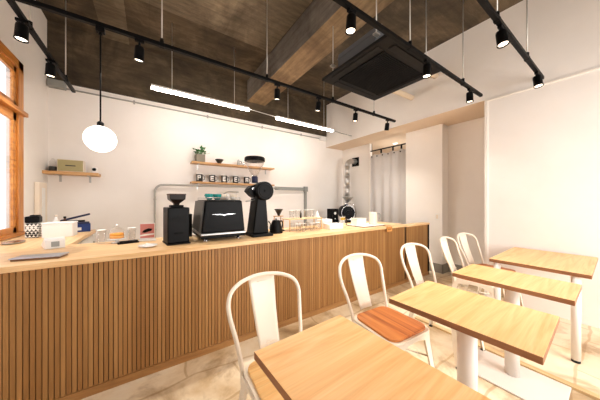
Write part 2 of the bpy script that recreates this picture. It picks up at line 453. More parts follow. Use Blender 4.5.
# gate at the end
g = thing('counter_gate', 'short slatted gate section closing the counter beside the white pillar', 'gate', (0, CY, 0))
bm = bmesh.new(); k = math.ceil(3.365 / .026)
while k * .026 + .024 < 4.04:
    bx(bm, k * .026 + .003, k * .026 + .0245, 0, .014, .055, .875); k += 1
obj('slat_panel', bm, 'slat', g)
obj('body', B_(3.36, 4.045, .0145, .05, .0, .875), 'slat_back', g)
obj('kick_board', B_(3.36, 4.045, -.008, .0143, 0, .054, bev=.002), 'kick', g)
obj('top_cap', B_(3.352, 4.055, -.025, .10, .876, .905, bev=.003), 'counter_wood', g)
obj('end_post', B_(4.046, 4.062, -.01, .06, 0, .875, bev=.002), 'black_plastic', g)

# ------------------------------------------------------------------ tables
TZ = .72
def table(x0, x1, label, kind, cr=.046, rz=2.5):
    cx = (x0 + x1) / 2; cy = .512
    t = thing('cafe_table', label, 'table', (cx, cy, 0), math.radians(rz), 'row of cafe tables')
    hw = (x1 - x0) / 2; hd = .312
    bm = bmesh.new(); bx(bm, -hw, hw, -hd, hd, TZ - .030, TZ, bev=.002)
    o = obj('tabletop', bm, ['top_wood', 'edge_wood'], t)
    for p in o.data.polygons:
        if abs(p.normal.z) < .5: p.material_index = 1
    if kind == 'column':
        bm = bmesh.new(); cyl(bm, (0, 0, .012), (0, 0, TZ - .04), cr, n=40); obj('column', bm, 'leg_white', t)
        obj('mounting_plate', B_(-.14, .14, -.14, .14, TZ - .038, TZ - .0305), 'leg_white', t)
        bm = bmesh.new(); bx(bm, -.225, .165, -.27, .275, .004, .012, bev=.002); obj('base_plate', bm, 'leg_white', t)
        bm = bmesh.new(); bx(bm, -.215, .155, -.26, .265, .0, .004); obj('shadow_gap_sheet', bm, 'rubber', t)  # black sheet standing in for the shadow line under the base plate
    else:
        obj('wall_bracket', B_(hw - .03, hw - .001, -hd + .02, hd - .02, TZ - .09, TZ - .0305, bev=.003), 'leg_white', t)
        for xx in (-hw + .032,):
            for yy in (-hd + .08, hd - .055):
                bm = bmesh.new(); cyl(bm, (xx, yy, .02), (xx, yy, TZ - .031), .027, n=28); l = obj('leg', bm, 'leg_white', t)
                bm = bmesh.new(); cyl(bm, (xx, yy, 0), (xx, yy, .02), .0255, n=28); obj('rubber_foot', bm, 'rubber', l)
    return t
table(.346, .815, 'pale wood cafe table nearest the camera, cut off by the bottom of the picture', 'column')
table(1.19, 1.685, 'pale wood cafe table on a thick white column, second from the camera', 'column')
table(2.02, 2.455, 'pale wood column table between the wide wall table and the second table', 'column', .042, 1.5)
table(2.81, 3.755, 'wide pale wood table with slim white legs against the right wall', 'legs', 0, 1.5)

# ------------------------------------------------------------------ chairs (local: seat faces -y)
def chair(label, pale=False):  # pale picks the seat colour that has the light painted in
    t = thing('metal_chair', label, 'chair', (0, 0, 0), 0, 'white metal chairs by the tables')
    def rr(w, d, r, n=8, wf=0):
        pts = []
        for (cx, cy, a0) in ((w - r, d - r, 0), (-w + r, d - r, 90), (-w - wf + r * 1.0, -d + r, 180), (w + wf - r, -d + r, 270)):
            for i in range(n + 1):
                a = math.radians(a0 + 90 * i / n); pts.append((cx + r * math.cos(a), cy + r * math.sin(a)))
        return pts
    bm = bmesh.new(); prism(bm, rr(.163, .178, .06, wf=.012), .447, .462, 'xy', bev=.003)
    obj('seat', bm, 'seat_wood_lit' if pale else 'seat_wood', t)
    # pressed metal pan: rim, sloping apron with arched cut-outs between the legs
    bm = bmesh.new(); prism(bm, rr(.180, .192, .055, wf=.012), .430, .4465, 'xy', bev=.004)
    for s in (-1, 1):          # side aprons
        poly = []
        for i in range(13):
            u = -1 + 2 * i / 12; poly.append((u * .17, .375 + .04 * (1 - abs(u) ** 2.2)))
        poly += [(.165, .432), (-.165, .432)]
        b = bmesh.new(); prism(b, poly, -.003, .003, 'yz'); merge(bm, b, Matrix.Translation((s * .184, 0, 0)))
        b = bmesh.new(); prism(b, [(q[0] * .92, q[1]) for q in poly], -.003, .003, 'xz'); merge(bm, b, Matrix.Translation((0, s * .19, 0)))
    obj('seat_pan', bm, 'chair_white', t)
    for sx in (-1, 1):
        for sy in (-1, 1):
            bm = bmesh.new()
            top = Vector((sx * .168, sy * .178, .43)); bot = Vector((sx * .215, sy * .225 if sy < 0 else .245, .012))
            for (p, q) in ((Vector((-sx, 0, 0)), 0), (Vector((0, -sy, 0)), 1)):  # folded sheet: two flanges
                w0, w1 = .055, .026
                side = Vector((0, -sy, 0)) if q == 0 else Vector((-sx, 0, 0))
                nrm = Vector((-sx, 0, 0)) if q == 0 else Vector((0, -sy, 0))
                vs = [bm.verts.new(c) for c in (top, top + side * w0, bot + side * w1, bot,
                                                 top + nrm * .004, top + side * w0 + nrm * .004, bot + side * w1 + nrm * .004, bot + nrm * .004)]
                for f in ((0, 1, 2, 3), (7, 6, 5, 4), (0, 4, 5, 1), (1, 5, 6, 2), (2, 6, 7, 3), (3, 7, 4, 0)):
                    bm.faces.new([vs[i] for i in f])
            l = obj('leg', bm, 'chair_white', t)
            bm = bmesh.new(); c = bot + Vector((-sx * .012, -sy * .012, 0)); cyl(bm, (c.x, c.y, 0), (c.x, c.y, .014), .017, n=14)
            obj('rubber_foot', bm, 'rubber', l)
    # back hoop: runs up from the rear corners, leans back
    half = [(.178, .162, .40), (.181, .172, .47), (.196, .205, .58), (.214, .240, .67), (.220, .262, .745), (.197, .286, .80), (.135, .316, .832), (.06, .334, .845), (0, .338, .848)]
    pts = [(-a, b, c) for a, b, c in half[:-1]] + [(a, b, c) for a, b, c in reversed(half)]
    bm = bmesh.new(); tube(bm, smooth_path(pts, 5), .0115, 12); obj('back_hoop', bm, 'chair_white', t)
    # splat: slightly dished sheet, wider at top
    bm = bmesh.new(); n = 8; rows = 10; g0 = []; g1 = []
    for j in range(rows + 1):
        tt = j / rows; z = .463 + tt * .376; y = .208 + tt * .124 + .010 * math.sin(PI * tt); hw = .060 + .024 * tt
        g0.append([bm.verts.new((hw * (-1 + 2 * i / n), y + .006 * (1 - (-1 + 2 * i / n) ** 2), z)) for i in range(n + 1)])
        g1.append([bm.verts.new((hw * (-1 + 2 * i / n), y + .003 + .006 * (1 - (-1 + 2 * i / n) ** 2), z)) for i in range(n + 1)])
    for j in range(rows):
        for i in range(n):
            f = bm.faces.new([g0[j][i], g0[j][i + 1], g0[j + 1][i + 1], g0[j + 1][i]]); f.smooth = True
            f = bm.faces.new([g1[j][i + 1], g1[j][i], g1[j + 1][i], g1[j + 1][i + 1]]); f.smooth = True
        for q in (0, n):
            bm.faces.new([g0[j][q], g0[j + 1][q], g1[j + 1][q], g1[j][q]])
    for j in (0, rows):
        for i in range(n): bm.faces.new([g0[j][i], g0[j][i + 1], g1[j][i + 1], g1[j][i]])
    for z, y in ((.81, .325), (.51, .207)): bx(bm, -.025, .025, y - .002, y + .004, z, z + .004)
    obj('splat', bm, 'chair_white', t)
    bm = bmesh.new()
    for s in (-1, 1): tube(bm, [(-s * .185, -.19, .26), (0, 0, .30), (s * .185, .2, .26)], .006, 8)
    obj('cross_brace', bm, 'chair_white', t)
    return t
c1 = chair('white metal chair with seat coloured as brightly lit, tucked behind the nearest table', True)
c1.location = (.565, .93, 0); c1.rotation_euler = (0, 0, math.radians(0))
c2 = chair('white metal chair whose orange-brown wooden seat shows between the two nearest tables')
c2.location = (1.385, .955, 0); c2.rotation_euler = (0, 0, math.radians(-4))
dup(c2, 'white metal chair behind the second table from the camera, against the end of the counter', (2.195, .96, 0), math.radians(-4))
dup(c2, 'white metal chair behind the wall table, the one further from the right wall', (2.975, .96, 0), math.radians(5))
dup(c2, 'white metal chair behind the wall table, the one closest to the right wall', (3.49, .98, 0), math.radians(-6))

# ------------------------------------------------------------------ lighting tracks
TRZ = 2.70
def track(label, x0, x1, y0, y1, rods):
    t = thing('lighting_track', label, 'lighting track', ((x0 + x1) / 2, (y0 + y1) / 2, TRZ), 0, 'black lighting tracks')
    ox, oy = t.location.x, t.location.y
    if abs(x1 - x0) > abs(y1 - y0): a = (x0 - ox, x1 - ox, -.017, .017)
    else: a = (-.017, .017, y0 - oy, y1 - oy)
    obj('rail', B_(*a, -.016, .016, bev=.002), 'black', t)
    for (x, y) in rods:
        bm = bmesh.new(); cyl(bm, (x - ox, y - oy, .0165), (x - ox, y - oy, ZC - TRZ), .0055, n=10); r = obj('suspension_rod', bm, 'rod', t)
        bm = bmesh.new(); cyl(bm, (x - ox, y - oy, .014), (x - ox, y - oy, .055), .016, n=14); bx(bm, x - ox - .02, x - ox + .02, y - oy - .02, y - oy + .02, -.02, .014, bev=.002)
        obj('clamp', bm, 'black', r)
    return t
T1Y, T2Y, T3Y, TLX = 2.385, 1.155, .60, -.81
track('long black track running along the counter with the white globe lamp', -.791, 3.63, T1Y, T1Y,
      [(.095, T1Y), (1.136, T1Y), (2.159, T1Y), (3.054, T1Y)])
track('black track crossing below the air conditioner', .2, 3.70, T2Y, T2Y, [(1.0, T2Y), (1.989, T2Y), (3.127, T2Y)])
track('black track closest to the right wall, in the upper right corner', .9, 3.75, T3Y, T3Y, [(1.2, T3Y), (2.241, T3Y), (3.105, T3Y)])
track('short black track beside the left wall and wooden window', TLX, TLX, .6, 4.04, [(TLX, 2.75), (TLX, 3.70)])

def spot(label, loc, tilt=(0, 0), power=30, size=115):
    drop = .018 if abs(loc[1] - T1Y) < .01 else 0
    """can that hangs from the rail and tips"""
    x, y = loc
    t = thing('track_spotlight', label, 'spotlight', (x, y, TRZ - .016), 0, 'black cylinder spotlights on the tracks')
    bm = bmesh.new(); bx(bm, -.035, .035, -.014, .014, -.022, 0, bev=.003); cyl(bm, (0, 0, -.022), (0, 0, -.042 - drop), .009, n=12); bx(bm, -.011, .011, -.011, .011, -.048 - drop, -.034 - drop, bev=.003)
    obj('adapter', bm, 'black', t)
    bm = bmesh.new()
    lathe(bm, [(.026, 0), (.033, -.004), (.035, -.016), (.037, -.108), (.039, -.112), (.039, -.120), (.034, -.120), (.031, -.108)], n=32)
    can = obj('lamp_housing', bm, 'black', t, (0, 0, -.040 - drop), (tilt[0], tilt[1], 0))
    bm = bmesh.new(); lathe(bm, [(.0305, -.1095), (.0305, -.111)], n=28); obj('lens', bm, 'lens', can)
    l = bpy.data.lights.new('spot_lamp', 'SPOT'); l.energy = power; l.color = (1, .91, .80); l.spot_size = math.radians(size); l.spot_blend = 1.0; l.shadow_soft_size = .03
    lo = bpy.data.objects.new('spot_lamp', l); COL.objects.link(lo); lo.parent = can; lo.location = (0, 0, -.14)
    return t
R = math.radians
SP = 34
spot('spotlight nearest the corner where the left track meets the long track', (TLX, 2.62), (R(-2), R(2)), 6)
spot('spotlight near the far end of the left wall track', (TLX, 3.22), (R(4), R(2)), 24)
spot('spotlight on the long track just right of the white globe lamp', (-.07, T1Y), (R(9), R(3)), 45)
spot('spotlight on the long track, second along from the white globe lamp', (1.27, T1Y), (R(10), R(-4)), 50)
spot('spotlight on the long track below the concrete beam, left of the air conditioner corner', (1.90, T1Y), (R(10), 0), 50)
spot('spotlight on the long track, second from its right end', (2.62, T1Y), (R(6), R(0)), 50)
spot('spotlight at the right end of the long track', (3.41, T1Y), (R(12), R(-6)), 50)
spot('glowing spotlight on the middle track in front of the concrete beam', (1.225, T2Y), (R(0), R(4)), 72, 100)
spot('spotlight on the middle track at the corner of the air conditioner', (2.29, T2Y), (0, R(2)), 50, 85)
spot('spotlight near the wall end of the middle track', (3.32, T2Y), (0, R(-3)), 20, 80)
spot('larger looking spotlight on the upper right track', (2.33, T3Y), (R(-8), R(4)), 26, 80)
spot('spotlight at the wall end of the upper right track', (3.50, T3Y), (R(-8), R(6)), 8, 80)

# pendant
px, py, pz = -.325, T1Y, 1.787
t = thing('pendant_lamp', 'white glass globe pendant hanging on a black cord over the counter', 'lamp', (px, py, pz))
bm = bmesh.new(); bmesh.ops.create_uvsphere(bm, u_segments=48, v_segments=32, radius=.103)
for f in bm.faces: f.smooth = True
obj('glass_globe', bm, 'globe', t)
bm = bmesh.new(); cyl(bm, (0, 0, .14), (0, 0, TRZ - pz - .06), .0055, n=10); obj('cord', bm, 'black', t)
bm = bmesh.new(); lathe(bm, [(.022, .099), (.022, .130), (.010, .142), (.006, .145)], n=24); obj('lamp_cap', bm, 'black', t)
bm = bmesh.new(); bx(bm, -.028, .028, -.022, .022, TRZ - pz - .060, TRZ - pz - .0165, bev=.003); cyl(bm, (.0, 0, TRZ - pz - .08), (0, 0, TRZ - pz - .06), .012, n=14); obj('track_adapter', bm, 'black', t)

# LED bars
def led(label, x0, x1, y, z):
    t = thing('linear_light', label, 'light', ((x0 + x1) / 2, y, z), 0, 'glowing LED bars above the counter')
    h = (x1 - x0) / 2
    obj('housing', B_(-h, h, -.024, .024, .012, .040, bev=.003), 'white', t)
    obj('diffuser', B_(-h + .002, h - .002, -.022, .022, -.018, .0115, bev=.006), 'led', t)
    for xx in (-h + .24, h - .24):
        bm = bmesh.new(); cyl(bm, (xx, 0, .041), (xx, 0, ZC - z), .0045, n=8); obj('suspension_rod', bm, 'rod', t)
    return t
led('glowing LED bar nearer the globe lamp, left of the concrete beam', .02, 1.365, 3.555, 2.785)
led('glowing LED bar further right, below the end of the concrete beam', 1.875, 3.21, 3.555, 2.755)
bm = bmesh.new(); tube(bm, [(1.366, 3.555, 2.80), (1.62, 3.555, 2.787), (1.873, 3.555, 2.775)], .004, 8)
tag(obj('link_cable', bm, 'white'), 'thin pale cable linking the two glowing LED bars', 'cable')
bm = bmesh.new(); tube(bm, [(3.212, 3.555, 2.765), (3.5, 3.555, 2.745), (3.782, 3.555, 2.74)], .004, 8)
tag(obj('feed_cable', bm, 'black'), 'thin dark cable from the right LED bar to the bulkhead', 'cable')

# ------------------------------------------------------------------ air conditioner
az = 2.735
t = thing('air_conditioner', 'black square ceiling cassette air conditioner with galvanised casing', 'air conditioner', (2.22, 1.655, az))
bm = bmesh.new()
prism(bm, [(-.49, -.455), (.49, -.455), (.49, .455), (-.49, .455)], 0, .035, 'xy', bev=.008)
obj('panel', bm, 'ac_black', t)
bm = bmesh.new()
for s in (-1, 1):
    bx(bm, -.34, .34, s * .385 - .035, s * .385 + .035, -.010, -.0005, bev=.004)
    bx(bm, s * .42 - .035, s * .42 + .035, -.32, .32, -.010, -.0005, bev=.004)
obj('air_flap', bm, 'ac_black', t)
bm = bmesh.new()
for i in range(28):
    y = -.30 + i * .0215; bx(bm, -.335, .335, y, y + .012, -.012, -.001)
bx(bm, -.35, -.335, -.31, .31, -.014, -.001); bx(bm, .335, .35, -.31, .31, -.014, -.001)
obj('intake_grille', bm, 'ac_dark', t)
bm = bmesh.new(); bx(bm, -.415, .415, -.255, .255, .036, .235, bev=.006)
for z in (.07, .18): bx(bm, -.42, .42, -.26, .26, z, z + .010)
obj('casing', bm, 'ac_metal', t)
for sx, sy in ((-1, -1), (-1, 1), (1, -1), (1, 1)):
    bm = bmesh.new(); cyl(bm, (sx * .45, sy * .30, .12), (sx * .45, sy * .30, ZC - az), .006, n=10); bx(bm, sx * .45 - .03, sx * .45 + .03, sy * .30 - .02, sy * .30 + .02, .11, .125)
    obj('hanger_rod', bm, 'rod', t)
bm = bmesh.new(); tube(bm, smooth_path([(2.642, 1.82, 2.90), (2.80, 1.98, 2.96), (3.1, 2.14, 3.03), (3.4, 2.15, 3.055), (3.779, 2.16, 3.07)], 6), .042, 20)
tag(obj('insulated_pipe', bm, 'insul'), 'beige wrapped pipe from the air conditioner into the upper wall', 'pipe')
bm = bmesh.new(); tube(bm, [(3.56, 1.77, 3.255), (3.78, 1.77, 3.275)], .045, 20); cyl(bm, (3.50, 1.77, 3.25), (3.56, 1.77, 3.255), .05, n=20)
tag(obj('pipe_stub', bm, 'insul'), 'short capped beige pipe stub on the upper wall by the air conditioner', 'pipe')

# conduits and junction boxes
bm = bmesh.new(); tube(bm, [(-.97, 4.435, 2.855), (3.55, 4.435, 2.845)], .011, 10)
for x in (-.2, .9, 2.0, 3.0): bx(bm, x - .012, x + .012, 4.415, 4.45, 2.825, 2.875)
tag(obj('conduit', bm, 'grey_pipe'), 'long thin grey conduit along the top of the white back wall', 'conduit')
bm = bmesh.new(); bx(bm, -1.135, -.965, 4.36, 4.449, 2.83, 2.93, bev=.006)
tag(obj('junction_box', bm, 'grey_metal'), 'grey junction box in the upper left corner under the concrete', 'junction box')
bm = bmesh.new(); bx(bm, 3.55, 3.73, 4.36, 4.449, 2.80, 2.90, bev=.006)
tag(obj('junction_box', bm, 'white'), 'pale junction box at the right end of the conduit', 'junction box')
# bent pipe frame on the back wall
bm = bmesh.new(); tube(bm, smooth_path([(.075, 4.40, .5), (.075, 4.40, 1.0), (.075, 4.40, 1.40), (.085, 4.40, 1.48), (.13, 4.40, 1.535), (.21, 4.40, 1.555), (.5, 4.40, 1.557), (1.5, 4.40, 1.56), (2.35, 4.40, 1.562)], 6), .016, 12)
for p in ((.075, .8), (.075, 1.3)): bx(bm, p[0] - .02, p[0] + .02, 4.41, 4.45, p[1], p[1] + .02)
tag(obj('wall_pipe', bm, 'grey_pipe'), 'grey pipe rising beside the small grinder and bending right below the shelves', 'pipe')
bm = bmesh.new(); tube(bm, smooth_path([(1.15, 4.36, .6), (1.15, 4.36, 1.30), (1.17, 4.36, 1.40), (1.25, 4.36, 1.45), (1.45, 4.36, 1.455)], 6), .014, 12); cyl(bm, (1.45, 4.36, 1.455), (1.45, 4.45, 1.455), .014, n=12)
tag(obj('wall_pipe', bm, 'grey_pipe'), 'thin pipe with a small hooped bend behind the espresso machine', 'pipe')
bm = bmesh.new(); bx(bm, 2.30, 3.14, 4.39, 4.449, 1.525, 1.595, bev=.006); bx(bm, 3.07, 3.16, 4.375, 4.449, 1.50, 1.62, bev=.006); bx(bm, 3.085, 3.14, 4.39, 4.449, .5, 1.50, bev=.006)
tag(obj('cable_trunking', bm, 'grey_metal'), 'pale grey angled cable trunking on the wall right of the large grinder', 'trunking')

# ------------------------------------------------------------------ shelves
def shelf(label, x0, x1, y0, z1, th=.03):
    t = thing('wall_shelf', label, 'shelf', ((x0 + x1) / 2, YB, z1 - th), 0)
    h = (x1 - x0) / 2
    obj('board', B_(-h, h, y0 - YB, -.001, 0, th, bev=.003), 'shelf_wood', t)
    bm = bmesh.new()
    for xx in (-h + .12, h - .12):
        bm = bmesh.new(); bx(bm, xx - .012, xx + .012, y0 - YB + .05, -.001, -.006, -.0005); bx(bm, xx - .012, xx + .012, -.007, -.001, -.09, -.006)
        obj('bracket', bm, 'steel', t)
    return t
shelf('upper oak wall shelf holding the potted plant and bowl', .61, 2.20, 4.25, 1.975)
shelf('lower oak wall shelf holding the row of black mugs', .605, 2.20, 4.25, 1.625)
shelf('small oak corner shelf holding the fabric speaker', XL + .002, -.60, 4.24, 1.683, .04)

# corner shelf things
t = thing('fabric_speaker', 'olive cloth fronted speaker on the corner shelf', 'speaker', (-.89, 4.34, 1.684))
bm = bmesh.new(); bx(bm, -.132, .132, -.06, .06, 0, .165, bev=.008); obj('cabinet', bm, 'cream', t)
obj('speaker_cloth', B_(-.124, .124, -.064, -.0605, .008, .157, bev=.001), 'speaker_cloth', t)
obj('name_plate', B_(-.05, .05, -.067, -.0645, .075, .089, bev=.001), 'dark_ceramic', t)
t = thing('glass_lantern', 'small dark based glass jar at the left end of the corner shelf', 'jar', (-1.07, 4.33, 1.684))
bm = bmesh.new(); lathe(bm, [(.036, 0), (.040, .004), (.040, .055), (.036, .062)], n=24); obj('jar_base', bm, 'dark_ceramic', t)
bm = bmesh.new(); lathe(bm, [(.026, .063), (.030, .08), (.030, .13), (.016, .15), (.014, .17)], n=24); obj('glass_chimney', bm, 'drink_glass', t)
t = thing('wifi_camera', 'small white device with a round black face on the corner shelf', 'camera', (-.655, 4.33, 1.684))
bm = bmesh.new(); bx(bm, -.030, .030, -.022, .022, 0, .085, bev=.01); obj('housing', bm, 'white', t)
bm = bmesh.new(); cyl(bm, (0, -.0225, .052), (0, -.028, .052), .022, n=24); obj('lens', bm, 'black_plastic', t)

# upper shelf things
t = thing('potted_plant', 'small green plant in a square cement pot on the upper shelf', 'plant', (.755, 4.34, 1.976)); t.scale = (1.25, 1.25, 1.25)
bm = bmesh.new(); bx(bm, -.058, .058, -.058, .058, 0, .105, bev=.005); obj('pot', bm, 'pot', t)
bm = bmesh.new()
random.seed(3)
for i in range(34):
    a = random.uniform(0, 2 * PI); el = random.uniform(.3, 1.4); L_ = random.uniform(.05, .115)
    d = Vector((math.cos(a) * math.cos(el), math.sin(a) * math.cos(el), math.sin(el)))
    b0 = Vector((random.uniform(-.02, .02), random.uniform(-.02, .02), .10)); tip = b0 + d * L_
    s = d.cross(Vector((0, 0, 1))).normalized(); nrm = s.cross(d).normalized()
    tube(bm, [b0, tip], .0015, 5)
    w_ = random.uniform(.014, .024); Lf = random.uniform(.03, .045)
    q = []
    for (u, v) in ((0, 0), (.35, 1), (.75, .8), (1.1, 0), (.75, -.8), (.35, -1)):
        q.append(tip + d * Lf * (u - .2) + s * w_ * v + nrm * (.004 * abs(v)))
    for off in (0, .001):
        vs = [bm.verts.new(p + nrm * off) for p in q]
        bm.faces.new(vs if off else vs[::-1])
obj('foliage', bm, 'leaf', t, recalc=False)
t = thing('dripper_bowl', 'dark footed bowl on the upper shelf right of the plant', 'bowl', (1.09, 4.34, 1.976))
bm = bmesh.new(); lathe(bm, [(.030, 0), (.028, .01), (.036, .02), (.066, .062), (.074, .080), (.070, .080), (.060, .062), (.03, .024), (.004, .02)], n=32); obj('bowl_body', bm, 'dark_ceramic', t)
bm = bmesh.new(); lathe(bm, [(.0744, .074), (.077, .080), (.072, .084), (.0705, .0805)], n=32); obj('rim', bm, 'dark_ceramic', t)
t = thing('small_pitcher', 'small silver pitcher with a black handle on the upper shelf', 'pitcher', (1.45, 4.33, 1.976))
bm = bmesh.new(); lathe(bm, [(.03, 0), (.034, .01), (.030, .05), (.024, .075), (.028, .09), (.012, .105), (.010, .115), (.004, .118)], n=24); obj('pitcher_body', bm, 'steel', t)
bm = bmesh.new(); tube(bm, smooth_path([(.028, 0, .08), (.055, 0, .085), (.06, 0, .05), (.03, 0, .02)], 5), .005, 8); obj('handle', bm, 'black_plastic', t)
bm = bmesh.new(); lathe(bm, [(.022, 0), (.026, .01), (.026, .06), (.015, .068)], n=20)
bm2 = thing('milk_jug', 'little chrome jug beside the silver pitcher on the upper shelf', 'jug', (1.56, 4.33, 1.976)); obj('jug_body', bm, 'chrome', bm2)
bm = bmesh.new(); tube(bm, smooth_path([(.024, 0, .055), (.05, 0, .05), (.045, 0, .02), (.024, 0, .012)], 4), .004, 8); obj('handle', bm, 'chrome', bm2)

# mugs with a pale letter on each
def letter_bm(ch):
    bm = bmesh.new(); r = .0455
    def bar(x0, x1, z0, z1):
        n = 4; A = []; Bq = []
        for i in range(n + 1):
            x = x0 + (x1 - x0) * i / n; a = x / r
            A.append([bm.verts.new((r * math.sin(a), -r * math.cos(a), z)) for z in (z0, z1)])
            Bq.append([bm.verts.new(((r + .001) * math.sin(a), -(r + .001) * math.cos(a), z)) for z in (z0, z1)])
        for i in range(n):
            bm.faces.new([Bq[i][0], Bq[i + 1][0], Bq[i + 1][1], Bq[i][1]])
            bm.faces.new([A[i][1], A[i + 1][1], A[i + 1][0], A[i][0]])
    bar(-.022, -.010, .018, .078)
    bar(-.022, .022, .066, .078)
    bar(-.022, .018, .043, .054)
    if ch == 'E': bar(-.022, .022, .018, .029)
    if ch == 'P': bar(.012, .022, .043, .078)
    if ch == 'R': bar(.012, .022, .046, .078); bar(.008, .020, .018, .046)
    return bm
def mug(ch, label, x):
    t = thing('enamel_mug', label, 'mug', (x, 4.32, 1.626), 0, 'black mugs on the lower shelf')
    t.scale = (1.25, 1.25, 1.38)
    bm = bmesh.new(); lathe(bm, [(.040, 0), (.044, .004), (.044, .092), (.045, .097), (.041, .097), (.041, .01), (.001, .008)], n=32); obj('mug_body', bm, 'mug', t)
    bm = bmesh.new(); lathe(bm, [(.0455, .0945), (.047, .098), (.0455, .101), (.042, .0985)], n=32); obj('rim', bm, 'white', t)
    bm = bmesh.new(); tube(bm, smooth_path([(.043, .0, .078), (.068, .01, .075), (.070, .01, .035), (.043, 0, .022)], 5), .0045, 8); obj('handle', bm, 'mug', t)
    obj('printed_letter', letter_bm(ch), 'white', t, rot=(0, 0, -.2))
    return t
for ch, lb, x in (('P', 'black mug with a pale letter, leftmost under the potted plant', .739),
                  ('E', 'black mug with a pale letter below the dark footed bowl, second from left', .956),
                  ('E', 'middle one of the five black lettered mugs on the lower shelf', 1.172),
                  ('E', 'black lettered mug second from the right, beside the tall hopper', 1.389),
                  ('R', 'black lettered mug partly behind the tall glass hopper, the last of the row', 1.61)):
    mug(ch, lb, x)
random.seed(5)
for i, x in enumerate((1.93, 2.07)):
    t = thing('tea_cup', ('small white cup on the lower shelf just right of the tall hopper', 'small white cup at the right end of the lower shelf')[i], 'cup', (x, 4.33, 1.626), 0, 'white cups on the lower shelf')
    bm = bmesh.new(); lathe(bm, [(.018, 0), (.030, .02), (.036, .05), (.033, .05), (.026, .02), (.002, .006)], n=24); obj('cup_body', bm, 'white_ceramic', t)
    bm = bmesh.new(); tube(bm, smooth_path([(.033, 0, .042), (.05, 0, .038), (.030, 0, .016)], 4), .003, 8); obj('handle', bm, 'white_ceramic', t)

# ------------------------------------------------------------------ things on the counter (top at z=.9205)
Z = CZ + .0005
t = thing('tablet', 'flat silver tablet in a tan sleeve lying near the left end of the counter', 'tablet', (-.59, 2.165, Z), R(-12))
obj('sleeve', B_(-.115, .115, -.05, .05, 0, .010, bev=.003), 'grain_dark', t)
obj('case', B_(-.12, .12, -.055, .055, .0105, .018, bev=.003), 'silver', t)
obj('screen', B_(-.11, .11, -.046, .046, .0181, .0190), 'silver', t)
t = thing('metal_tray', 'thin oval metal dish on the side worktop under the window', 'dish', (-.99, 3.04, Z))
bm = bmesh.new(); lathe(bm, [(.07, 0), (.10, .006), (.104, .012), (.10, .012), (.07, .004), (.001, .004)], n=36); bmesh.ops.scale(bm, vec=(.6, 1, 1), verts=bm.verts); obj('dish_body', bm, 'steel', t)
bm = bmesh.new(); lathe(bm, [(.1035, .0115), (.106, .0135), (.103, .0145), (.1005, .0125)], n=36); bmesh.ops.scale(bm, vec=(.6, 1, 1), verts=bm.verts); obj('rim', bm, 'chrome', t)
t = thing('card_stand', 'white wedge shaped counter display near the tablet', 'display', (-.645, 2.62, Z), R(20))
bm = bmesh.new(); prism(bm, [(-.10, 0), (.10, 0), (.10, .02), (-.06, .085), (-.10, .07)], -.055, .055, 'yz', bev=.003); obj('display_body', bm, 'white', t)
obj('printed_panel', B_(-.022, .022, -.105, -.1005, .015, .055), 'grey_metal', t)
t = thing('patterned_canister', 'black and white checked canister with a black lid beside the window', 'canister', (-.975, 3.40, Z))
bm = bmesh.new(); bx(bm, -.046, .046, -.046, .046, 0, .148, bev=.005); obj('canister_body', bm, 'polka', t)
bm = bmesh.new(); bx(bm, -.050, .050, -.050, .050, .1485, .215, bev=.012); bx(bm, -.02, .045, -.035, .035, .2155, .228, bev=.008); obj('lid', bm, 'black_plastic', t)
t = thing('tissue_box', 'wide white paper box on the side worktop', 'box', (-.77, 3.34, Z), R(-3))
bm = bmesh.new(); bx(bm, -.112, .112, -.08, .08, 0, .135, bev=.006); obj('box_body', bm, 'paper', t)
bm = bmesh.new(); bx(bm, -.115, .115, -.083, .083, .1355, .150, bev=.004); obj('lid', bm, 'paper', t)
t = thing('blue_carton', 'dark blue carton behind the white paper box', 'carton', (-.70, 3.72, Z), R(10))
obj('carton_body', B_(-.10, .10, -.06, .06, 0, .095, bev=.004), 'blue', t); obj('carton_flap', B_(-.10, .09, -.065, .05, .0955, .115, bev=.003), 'navy', t)
obj('label_patch', B_(-.075, .02, -.0635, -.0605, .02, .055), 'paper', t)
t = thing('long_stapler', 'long navy tool lying tilted above the blue carton', 'stapler', (-.73, 3.72, Z + .172), R(6))
bm = bmesh.new(); bx(bm, -.13, .13, -.018, .018, -.010, .012, bev=.004); bmesh.ops.rotate(bm, cent=(0, 0, 0), matrix=Matrix.Rotation(R(-16), 3, 'Y'), verts=bm.verts); obj('arm', bm, 'navy', t)
bm = bmesh.new(); bx(bm, -.13, .08, -.016, .016, -.054, -.034, bev=.003); obj('base', bm, 'black_plastic', t)
t = thing('cup_lid_tower', 'tall slim white dispenser standing in the back left corner', 'dispenser', (-1.122, 4.12, 0), R(0))
bm = bmesh.new(); bx(bm, -.022, .022, -.125, .13, 0, 1.52, bev=.01, seg=4); obj('dispenser_body', bm, 'cream', t)
bm = bmesh.new(); bx(bm, .0225, .026, -.05, .05, .95, 1.45, bev=.001); obj('front_strip', bm, 'white', t)
for i, (x, y, h, lb) in enumerate(((-.865, 3.60, .21, 'small pale bottle peeping over the white paper box'), (-.80, 3.62, .19, 'small dark capped bottle behind the white paper box'))):
    t = thing('syrup_bottle', lb, 'bottle', (x, y, Z))
    bm = bmesh.new(); lathe(bm, [(.022, 0), (.025, .006), (.025, h * .7), (.010, h * .85), (.010, h * .92)], n=20); obj('bottle_body', bm, 'white' if i == 0 else 'bean', t)
    bm = bmesh.new(); lathe(bm, [(.012, h * .92 + .0005), (.012, h), (.010, h + .003)], n=16); obj('cap', bm, 'cream' if i == 0 else 'black_plastic', t)

